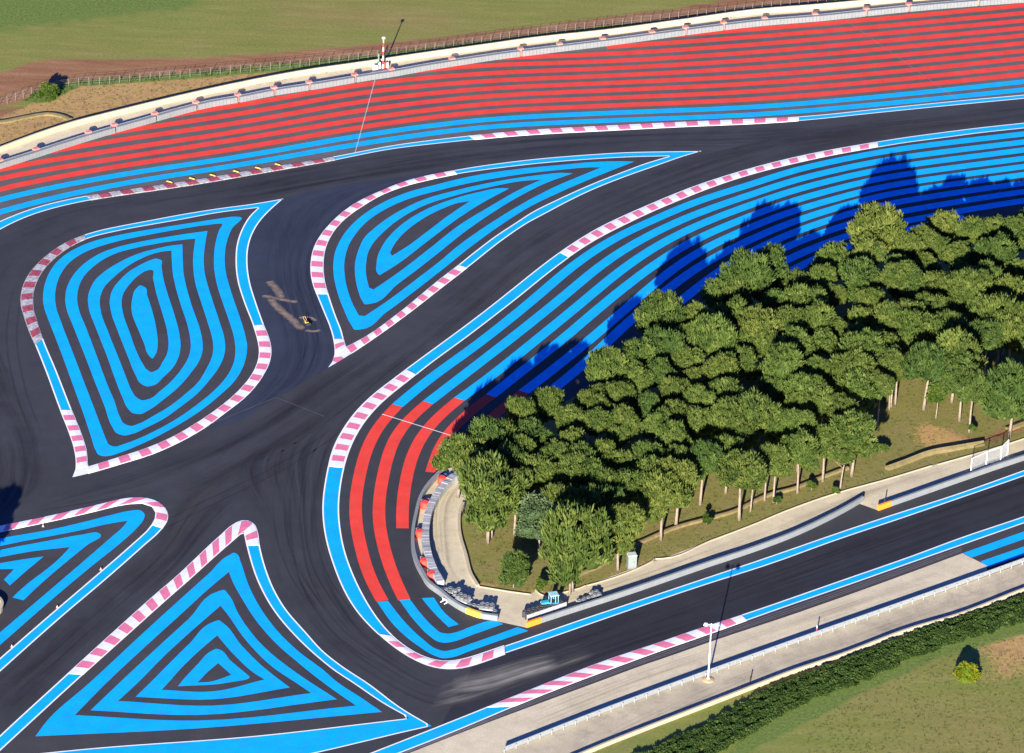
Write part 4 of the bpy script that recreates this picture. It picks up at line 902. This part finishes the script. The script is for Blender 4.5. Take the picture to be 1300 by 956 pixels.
# little pinkish marker cones
for x, y, w_ in ((54.7, 668.5, 'beside the kerb of the left wedge, under its first stripe'), (128, 723.4, 'on the inner side of the blue band, upper right one'), (72.7, 771.4, 'on the inner side of the blue band, middle one'), (15, 821.3, 'on the inner side of the blue band, lowest one')):
    p = G(x, y); t = thing('marker_cone', (p.x, p.y, .0), 'tiny pinkish marker cone '+w_, 'cone', 'marker cones by the lower left band'); t.scale = (.75,)*3
    MB().box((0, 0, .03), (.42, .42, .06)).build('base', worn('cone base', (.6, .35, .3), .2), t); MB().lathe((0, 0, .05), [(.17, 0), (.04, .42)], 8).build('cone', worn('cone pink', (.75, .38, .30), .1), t)
# sandy round planter at the left edge
pc = G(-25, 772); t = thing('round_planter', (pc.x, pc.y, 0), 'round walled bed of pale sand cut off by the left picture edge', 'planter')
MB().lathe((0, 0, 0), [(3.15, 0), (3.15, .75), (2.8, .78), (2.75, .5)], 36).build('rim_wall', M_WALLC, t, smooth=False)
MB().lathe((0, 0, 0), [(2.74, .3), (2.0, .62), (.6, .8)], 24).build('sand', worn('bed sand', (.55, .40, .26), .3, .8), t)

# ------------------------------------------------------------------ wire fence beyond the dry grass
FEN = spline(P('-60,150 0,135 50,118 85,111 130,107.5 200,101.5 265,96 330,90.5 400,83.5 470,75 560,63 640,51.5 700,43.5 760,36.5 860,25.5 960,14 1080,1 1200,-12'), n=6)
n = 105; d = resample(FEN, n); t = thing('wire_fence', (d[0].x, d[0].y, 0), 'long wire fence on thin pale posts beyond the cream wall', 'fence')
pm = None
for i, q in enumerate(d):
    if pm is None: o = MB().tube([(0, 0, 0), (0, 0, 1.45)], .035, 5).build('post', plain('post wood', (.20, .17, .12), .8), t); pm = o.data
    else: o = link('post', pm, t)
    o.location = (q.x-d[0].x, q.y-d[0].y, 0); o.rotation_euler = (R_.uniform(-.05, .05), R_.uniform(-.05, .05), 0)
m = MB()
for z in (.4, .8, 1.2, 1.45):
    m.tube([(q.x-d[0].x, q.y-d[0].y, z) for q in d], .012, 3)
m.build('wires', M_STEEL, t, kind='stuff')

# ------------------------------------------------------------------ foliage
def leaf_mat(name, lo, mid, hi, trans=.36):
    m, n, l, b = nodes(name)
    at = n.new('ShaderNodeAttribute'); at.attribute_name = 'tone'
    oi = n.new('ShaderNodeObjectInfo')
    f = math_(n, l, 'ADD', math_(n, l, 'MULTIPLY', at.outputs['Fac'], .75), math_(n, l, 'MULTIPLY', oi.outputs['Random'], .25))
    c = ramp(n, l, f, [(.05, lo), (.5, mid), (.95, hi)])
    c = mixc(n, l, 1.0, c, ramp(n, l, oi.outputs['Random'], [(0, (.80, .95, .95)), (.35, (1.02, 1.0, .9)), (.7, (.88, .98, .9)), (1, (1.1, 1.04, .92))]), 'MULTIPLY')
    l.new(c, b.inputs['Base Color']); b.inputs['Roughness'].default_value = .6; b.inputs['Specular IOR Level'].default_value = .15
    tb = n.new('ShaderNodeBsdfTranslucent'); l.new(c, tb.inputs[0]); ms = n.new('ShaderNodeMixShader'); ms.inputs[0].default_value = trans
    l.new(b.outputs[0], ms.inputs[1]); l.new(tb.outputs[0], ms.inputs[2]); l.new(ms.outputs[0], n['Material Output'].inputs[0])
    return m
M_PINE = leaf_mat('pine needles', (.046, .076, .018), (.098, .138, .030), (.175, .210, .052))
M_OAK = leaf_mat('dark broad leaves', (.040, .070, .032), (.070, .115, .055), (.13, .18, .09))
M_BUSH = leaf_mat('yellow green leaves', (.09, .14, .010), (.20, .21, .012), (.32, .27, .016))
M_WEED = leaf_mat('weeds', (.040, .070, .012), (.075, .125, .020), (.13, .17, .04))
M_HEDGE = leaf_mat('ivy leaves', (.022, .048, .012), (.045, .085, .020), (.10, .15, .035))
def blades(centres, dirs, length_, width, rng, jit=.5):
    """one narrow leaf triangle pair per centre, numpy arrays"""
    n = len(centres)
    d = dirs+rng.normal(0, jit, (n, 3)); d /= np.linalg.norm(d, axis=1, keepdims=True)+1e-9
    r = rng.normal(0, 1, (n, 3)); s = np.cross(d, r); s /= np.linalg.norm(s, axis=1, keepdims=True)+1e-9
    L = length_*rng.uniform(.6, 1.3, (n, 1)); W = width*rng.uniform(.7, 1.3, (n, 1))
    b0 = centres-s*W*.5; b1 = centres+s*W*.5; m = centres+d*L*.6
    t = centres+d*L
    V = np.stack([b0, b1, m+s*W*.6, t, m-s*W*.6], 1).reshape(-1, 3)
    i = np.arange(n)*5
    F = np.stack([i, i+1, i+2, i+3, i+4], 1)
    return V, F
def leaf_mesh(name, lobes, per, ln, wd, rng, mat, upb=.55, jit=.45, core=.72, shell=(.72, 1.0), cores=None):
    """lobes: (centre, radii) ; needle tufts spread over each lobe, with a dark inner mass"""
    Vs, Fs, T = [], [], []; off = 0
    for c, r in lobes:
        c = np.array(c); r = np.array(r)
        n = int(per)
        q = rng.normal(0, 1, (n, 3)); q /= np.linalg.norm(q, axis=1, keepdims=True); q[:, 2] = np.where(q[:, 2] < -.35, -q[:, 2], q[:, 2])
        # cluster directions into tufts
        nt_ = 16; td = rng.normal(0, 1, (nt_, 3)); td /= np.linalg.norm(td, axis=1, keepdims=True); td[:, 2] = np.abs(td[:, 2])*.9
        k = rng.integers(0, nt_, n); q = q*.42+td[k]*.75; q /= np.linalg.norm(q, axis=1, keepdims=True)
        rad = rng.uniform(shell[0], shell[1], (n, 1))*(1+.10*np.sin(k*2.4))[:, None]
        pc = c+q*r*rad
        dr = q+np.array([0, 0, upb])
        V, F = blades(pc, dr, ln, wd, rng, jit)
        Vs.append(V); Fs.append(F+off); off += len(V)
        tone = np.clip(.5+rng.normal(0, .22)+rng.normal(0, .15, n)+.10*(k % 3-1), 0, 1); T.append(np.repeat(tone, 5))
    V = np.concatenate(Vs); F = np.concatenate(Fs); T = np.concatenate(T)
    faces = F.tolist(); verts = V.tolist(); tones = T.tolist()
    # inner mass added to block light, toned dark as shade between the tufts
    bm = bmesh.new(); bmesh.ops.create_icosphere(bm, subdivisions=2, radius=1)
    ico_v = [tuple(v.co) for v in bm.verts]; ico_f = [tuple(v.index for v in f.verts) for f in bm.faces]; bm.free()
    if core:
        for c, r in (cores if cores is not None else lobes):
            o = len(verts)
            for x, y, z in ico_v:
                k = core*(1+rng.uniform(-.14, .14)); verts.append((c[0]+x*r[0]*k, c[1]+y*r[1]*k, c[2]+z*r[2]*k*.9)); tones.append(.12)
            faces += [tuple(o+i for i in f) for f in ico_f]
    me = bpy.data.meshes.new(name); me.from_pydata(verts, [], faces); me.materials.append(mat)
    a = me.attributes.new('tone', 'FLOAT', 'POINT'); a.data.foreach_set('value', tones)
    return me
def pine_crown(rng, rr=3.2, rz=2.5, domes=6, tufts=95, per=85):
    """a few overlapping domes, their outsides set with small upright needle tufts"""
    D = [((rng.normal(0, .25), rng.normal(0, .25), rng.uniform(-.1, .3)), rr*rng.uniform(.58, .68))]
    while len(D) < domes:
        a = rng.uniform(0, 2*math.pi); ro = rng.uniform(.42, .62)*rr
        D.append(((ro*math.cos(a), ro*math.sin(a), rng.uniform(-.55, .35)*rz), rr*rng.uniform(.30, .46)))
    lobes = []; tries = 0
    while len(lobes) < tufts and tries < 6000:
        tries += 1
        k = rng.integers(0, len(D)) if rng.uniform() > .3 else 0
        (cx, cy, cz), R0 = D[k]
        q = rng.normal(0, 1, 3); q /= np.linalg.norm(q)
        if q[2] < -.55: continue
        p = np.array([cx, cy, cz])+q*np.array([1, 1, .85])*R0*rng.uniform(.84, 1.04)
        if any(np.linalg.norm((p-np.array(c))/np.array([1, 1, .85])) < R1*.80 for c, R1 in D): continue
        lr = rng.uniform(.34, .66)
        if all(np.linalg.norm(p-np.array(c2)) > .72*(lr+r2[0])*.85 for c2, r2 in lobes): lobes.append((tuple(p), (lr, lr, lr)))
    cores = [(c, (R1*.80, R1*.80, R1*.68)) for c, R1 in D]
    return lobes, cores, per
rng = np.random.default_rng(11)
PINES = []      # crowns of radius about 3.2 m, centre at the origin
for k in range(8):
    lobes, cores, per = pine_crown(rng, domes=5+k % 4)
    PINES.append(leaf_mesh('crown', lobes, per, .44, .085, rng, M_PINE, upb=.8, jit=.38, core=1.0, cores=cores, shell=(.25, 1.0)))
def trunk_mesh(rng_, H, cz, lean, r0=.19, branches=8):
    m = MB(); ph = rng_.uniform(0, 6.28)
    pts = []; rad = []
    for k in range(7):
        f = k/6; pts.append((lean[0]*f+.14*math.sin(ph+f*4)*f, lean[1]*f+.12*math.cos(ph+f*3.2)*f, f*(cz+.6))); rad.append(r0*(1.25-.25*min(1, f*6) if k == 0 else 1-.55*f))
    m.tube(pts, rad, 7)
    for b in range(branches):
        f = rng_.uniform(.62, .98); i = min(int(f*6), 5); base = Vector(pts[i]).lerp(Vector(pts[i+1]), f*6-i)
        a = rng_.uniform(0, 6.28); L = rng_.uniform(1.1, 2.2)
        m.tube([base, base+Vector((math.cos(a)*L*.5, math.sin(a)*L*.5, L*.35)), base+Vector((math.cos(a)*L, math.sin(a)*L, L*.75))], [.07, .05, .02], 5)
    return m
TRUNKS = []
for k in range(6):
    o = trunk_mesh(R_, 0, 8.0, (R_.uniform(-.5, .7), R_.uniform(-.4, .4)), R_.uniform(.15, .21)).build('trunk', M_BARK, smooth=True)
    TRUNKS.append(o.data); bpy.data.objects.remove(o)

# crown centre (px), crown width (px), optional base
T_ = '''583,575,54 623,557,52 621,622,86 665,528,42 692,515,46 725,531,40 673,552,50 685,600,52 665,577,46 723,566,40 735,597,60 760,575,36 750,513,46 758,537,40 783,554,34 786,589,42 767,642,44
729,686,86 787,667,48 770,473,56 811,459,52 838,404,58 886,406,44 903,434,62 845,443,52 913,471,52 884,483,36 941,459,44 961,411,54 913,373,42 947,352,66 975,338,50 935,375,46 823,515,34 858,526,46 836,543,40
888,534,42 923,501,46 958,526,62 987,539,46 762,518,34 792,534,36 858,562,46 892,582,44 857,585,40 827,603,48 861,611,50 798,616,42 942,602,60 985,583,40 762,577,34 842,628,56
1016,386,62 1058,333,52 1092,352,60 1060,376,34 1109,384,42 1036,409,50 1088,406,38 1060,416,30 1087,426,42 1013,441,50 1088,449,56 1131,405,46 1138,353,46 1135,455,34
996,465,54 1083,473,62 1088,493,56 1021,496,50 1043,512,40 1012,516,40 1085,547,58 1048,557,40 1016,571,46 974,583,30 956,596,34
1113,295,72 1194,286,44 1173,302,38 1233,292,42 1260,292,38 1287,293,44 1196,316,36 1215,321,36 1152,317,42 1177,337,36 1138,340,34 1267,320,48 1219,344,28 1238,325,26 1154,360,50 1190,364,48 1231,367,58 1281,371,52 1294,344,38
1106,384,34 1154,396,42 1185,391,44 1208,393,34 1248,394,42 1277,398,46 1137,405,54 1156,419,58 1204,425,58 1213,452,70 1271,404,66 1284,425,58 1223,473,50 1177,463,60 1135,463,36 1235,495,42 1287,495,72
1320,275,46 1330,310,50 1345,350,54 1325,380,50 1340,415,56 1325,450,56 1350,480,60 1400,300,60 1420,350,60 1400,420,60 1330,520,50 1370,540,40 603,592,50 645,588,48 655,618,42 705,640,46 706,580,44 745,645,46 640,560,44'''
trees = []
for s in T_.split():
    x, y, w_ = map(float, s.split(','))
    trees.append((x, y, w_))
px_ = [(x, y) for x, y, w_ in trees]; fr_ = random.Random(5)
inner = np.array([(605, 560), (665, 520), (740, 500), (770, 470), (838, 415), (900, 400), (957, 355), (1060, 340), (1113, 315), (1194, 300), (1300, 300), (1300, 440), (1240, 420), (1160, 430), (1120, 500), (1060, 560), (970, 580), (900, 590), (830, 640), (760, 640), (700, 610), (640, 590)])
def in_px(x, y):
    c = False; n_ = len(inner)
    for i in range(n_):
        (x0, y0), (x1, y1) = inner[i], inner[i-1]
        if (y0 > y) != (y1 > y) and x < (x1-x0)*(y-y0)/(y1-y0)+x0: c = not c
    return c
for k in range(4000):
    x, y = fr_.uniform(600, 1300), fr_.uniform(300, 640)
    if in_px(x, y) and min((x-a)**2+((y-b)*1.25)**2 for a, b in px_) > 29**2:
        px_.append((x, y)); trees.append((x, y, fr_.uniform(36, 50)))
print('pines', len(trees))
trees.sort(key=lambda q: (q[1]-(-.42)*(q[0]-650)*-1))
def band_of(x, y):
    """where in the grove: by distance from its north and south edges"""
    north = np.interp(x, [580, 640, 700, 770, 838, 900, 957, 1060, 1113, 1194, 1300], [565, 535, 510, 470, 402, 385, 345, 330, 298, 288, 290])
    south = np.interp(x, [580, 621, 729, 800, 842, 942, 1016, 1085, 1135, 1235, 1300], [600, 622, 690, 672, 632, 606, 580, 556, 490, 500, 500])
    if y < north+22: return 0
    if y > south-22: return 3
    return 1 if y < (north+south)/2 else 2
ROWN = ['in the grove edge row by the stripes', 'in the second row from the stripes', 'in the inner row before the front', 'in the front row above the service road']
rows = {0: [], 1: [], 2: [], 3: []}
for q in trees: rows[band_of(q[0], q[1])].append(q)
cnt = 0
for rk, lst in rows.items():
    lst.sort()
    for i, (x, y, w_) in enumerate(lst):
        Rm = w_/2/8.25*.97
        vs_ = (.72+.34*(w_/86.0)*1.3)
        H = 8.6+.035*w_+(R_.uniform(-1.3, 1.3) if rk < 3 and w_ < 60 else 0)
        cz = H*.70
        p = G(x, y, cz)
        size = 'small' if w_ < 38 else 'medium' if w_ < 50 else 'broad' if w_ < 66 else 'very wide'
        where = ROWN[rk]
        t = thing('pine_tree', (p.x, p.y, 0), '%s pine %s, %s from left' % (size, where, ords[i] if i < len(ords) else '%dth' % (i+1)), 'pine tree', 'pines of the grove', rz=R_.uniform(0, 6.28))
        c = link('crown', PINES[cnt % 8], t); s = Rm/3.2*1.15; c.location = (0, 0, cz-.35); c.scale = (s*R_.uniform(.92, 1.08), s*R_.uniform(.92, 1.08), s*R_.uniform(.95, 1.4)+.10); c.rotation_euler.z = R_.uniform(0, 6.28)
        tr = link('trunk', TRUNKS[cnt % 6], t); tr.scale = (max(.8, min(1.3, s*1.1)),)*2+((cz)/8.0,)
        if w_ > 80:
            for dx in (-1.0, .7):
                t2 = link('trunk', TRUNKS[(cnt+2) % 6], t); t2.location = (dx, .3, 0); t2.scale = (.9, .9, cz/8.4)
        cnt += 1
# edge trees whose bare trunks stand clear: slim second stems
for bx_, by_, cx_, cy_, w_, lb in ((1129, 520, 1133, 458, 26, 'slim pine with a bare reddish stem left of the clearing, nearest the viewer'), (1136.5, 513, 1142, 462, 24, 'slim pine with a bare reddish stem just right of its twin by the clearing'),
                                  (1066.5, 621.5, 1070, 580, 30, 'pine with a pale leaning stump-like trunk beside the added earth berm')):
    p = G(bx_, by_); t = thing('pine_tree', (p.x, p.y, 0), lb, 'pine tree', 'pines of the grove')
    c = link('crown', PINES[cnt % 8], t); s = w_/2/8.25/3.2; c.location = (.5, 0, 7.2 if w_ < 28 else 5.2); c.scale = (s, s, s)
    tr = link('trunk', TRUNKS[cnt % 6], t); tr.scale = (.8, .8, .88 if w_ < 28 else .6); cnt += 1
def simple_tree(name, x, y, cz, rx, rz_, n, mat, label, cat, th=.14, per=420, ln=.34, wd=.2, lob=(.3, .42), up=.3, group=None, seed=1, core=.7):
    r = np.random.default_rng(seed); lobes = []
    for k in range(n):
        a = r.uniform(0, 6.28); e = r.uniform(-.7, 1.0); ro = r.uniform(.35, .72)*math.sqrt(max(0.05, 1-e*e*.8)); lr = r.uniform(*lob)*rx
        lobes.append(((rx*ro*math.cos(a), rx*ro*math.sin(a), rz_*e*.62), (lr, lr, lr)))
    p = G(x, y); t = thing(name, (p.x, p.y, 0), label, cat, group)
    me = leaf_mesh('crown', lobes, per, ln, wd, r, mat, upb=up, core=core); c = link('crown', me, t); c.location = (0, 0, cz)
    m = trunk_mesh(R_, 0, cz*(.6 if th < .09 else 1), (.1, .1), th, 0 if th < .09 else 3); m.build('trunk', M_BARK, t, smooth=True).scale = (1, 1, 1)
    return t
simple_tree('oak_tree', 684, 700, 5.0, 4.2, 4.2, 30, M_OAK, 'dark bluish-green broadleaf tree among the front pines', 'tree', .16, 420, .26, .2)
simple_tree('young_pine', 652, 746, 2.5, 2.4, 3.2, 22, M_PINE, 'small bushy young pine without visible trunk near the grove tip', 'young pine', .1, 520, .45, .10, up=.9)
simple_tree('shrub', 687, 749.5, .7, .95, .9, 7, M_WEED, 'tiny green shrub behind the tractor, left of the paired trunks', 'shrub', .05, 300, .3, .08, up=.8)
simple_tree('young_tree', 1188, 531, 4.0, 2.0, 1.9, 12, M_WEED, 'young light green tree in the clearing, right of the white-stemmed pine', 'tree', .10, 380, .26, .16)
BUSH = ( 'round yellow-green bush alone on the grass at bottom right', 'bush')
simple_tree('shrub', 63, 124, .9, 1.9, 1.2, 10, M_WEED, 'green shrub by the fence at upper left, dark shadow behind it', 'shrub', .05, 300, .35, .12, up=.4, seed=5)
for x, y, s_, lb in ((897, 665, .8, 'low green shrub on the added earth berm, left of the leaning trunk'), (1233, 549, .7, 'small bright green shrub at the foot of the pine stem in the clearing'), (1119, 574, .9, 'bright green shrub beside the broad pine left of the clearing'), (1030, 622, .7, 'low green shrub between two bare trunks at the service road'), (986, 640, .6, 'dark green shrub right of the leftmost bare trunk by the road'), (690, 640, 1.0, 'green undergrowth shrub at the back of the dark broadleaf tree'), (870, 640, 1.0, 'undergrowth shrub in the shade behind the front pines'), (1060, 627, .5, 'tiny shrub left of the stump-like trunk')):
    simple_tree('shrub', x, y, s_*.8, s_*1.1, s_, 6, M_WEED, lb, 'shrub', .04, 240, .28, .10, up=.6, seed=int(x))
p = G(1227, 860); t = thing('yellow_bush', (p.x, p.y, 0), BUSH[0], BUSH[1]); r_ = np.random.default_rng(4); lobes = []
for k in range(70):
    q = r_.normal(0, 1, 3); q /= np.linalg.norm(q); q[2] = abs(q[2])*1.0-.12
    lr = r_.uniform(.30, .46); lobes.append((tuple(q*np.array([1.55, 1.55, 2.0])*r_.uniform(.82, 1.0)+[0, 0, .25]), (lr, lr, lr)))
link('foliage', leaf_mesh('foliage', lobes, 120, .18, .12, r_, M_BUSH, upb=.3, jit=.6, core=1.0, cores=[((0, 0, .5), (1.45, 1.45, 1.75))], shell=(.3, 1.0)), t)
MB().tube([(0, 0, -.02), (0, 0, .8)], .09, 6).build('stem', M_BARK, t)
# dark pines left of the frame whose shadows fall onto the track
for x, y, sc in ((-66, 782, .9), (-88, 826, 1.0)):
    p = G(x, y); t = thing('pine_tree', (p.x, p.y, 0), '%s pine just outside the left edge, only its shadow shows' % ('upper' if sc < 1 else 'lower'), 'pine tree', 'pines outside the left edge')
    c = link('crown', PINES[2], t); c.location = (0, 0, 8.0); c.scale = (sc, sc, sc); link('trunk', TRUNKS[1], t)
# hedge of ivy bottom right
r = np.random.default_rng(3)
hu = resample(spline(P('700,1000 860,935 940,893 991,870 1080,834 1169,801.5 1300,756.5 1400,720 1560,662'), n=6), 240); hl = resample(spline(P('760,1020 930,945 1010,897 1085,869 1195,822 1300,790 1400,752 1560,694'), n=6), 240)
o0 = hu[0]; lobes = []
for i in range(0, 240):
    for j in range(4):
        q = (j+.9)/4.2; c = hu[i].lerp(hl[i], q+r.uniform(-.1, .1))-o0; hh = .36+.32*math.sin(q*math.pi)
        lobes.append(((c.x, c.y, hh*.45), (.62, .62, hh*.8)))
t = thing('hedge', (o0.x, o0.y, 0), 'dark green ivy-like hedge running below the low cream wall', 'hedge')
link('foliage', leaf_mesh('foliage', lobes, 130, .20, .12, r, M_HEDGE, upb=.3, jit=.7, core=.62), t, kind='stuff')
MB().box((0, 0, .1), (.1, .1, .2)).build('stem', M_BARK, t)
# weeds along the fence, the verge and the grove floor: nobody could count them
def scatter(name, area, count, ln, wd, mat, seed, soft=0):
    r = np.random.default_rng(seed); pl = flat(P(area)); q = np.array([(p.x, p.y) for p in pl]); lo, hi = q.min(0), q.max(0)
    XY = r.uniform(lo, hi, (count*4, 2)); XY = XY[sdist(XY, pl) > 0][:count]
    C = np.concatenate([XY, np.zeros((len(XY), 1))], 1)
    C = np.repeat(C, 7, 0)+r.normal(0, .12, (len(C)*7, 3))*[1, 1, 0]
    V, F = blades(C, np.tile([0, 0, 1.0], (len(C), 1)), ln, wd, r, .45)
    me = bpy.data.meshes.new(name); me.from_pydata(V.tolist(), [], F.tolist()); me.materials.append(mat)
    a = me.attributes.new('tone', 'FLOAT', 'POINT'); a.data.foreach_set('value', np.repeat(r.uniform(.1, .9, len(C)//7), 35).tolist())
    o = link(name, me, kind='stuff'); o['label'] = 'tufts of grass and weeds'; return o
M_DRY = leaf_mat('dry grass', (.16, .10, .035), (.28, .19, .07), (.42, .32, .13))
M_TUFT = leaf_mat('mixed grass', (.095, .110, .030), (.15, .15, .050), (.24, .21, .085))
scatter('weeds', REG['lush'][0][0], 3000, .38, .06, M_WEED, 21)
scatter('dry_grass', REG['straw'][0][0], 1500, .16, .035, M_TUFT, 22)
scatter('grass_tufts', '590,652 640,600 800,560 1000,500 1120,480 1300,470 1400,520 1300,555 1120,608 990,650 830,712 700,754 608,744', 1600, .16, .035, M_TUFT, 23)
scatter('dry_grass', '590,652 640,600 800,560 1000,500 1120,480 1300,470 1400,520 1300,555 1120,608 990,650 830,712 700,754 608,744', 1500, .16, .035, M_TUFT, 24)
scatter('grass_tufts', '1000,980 1040,905 1195,828 1320,795 1320,980', 1200, .16, .035, M_TUFT, 25)
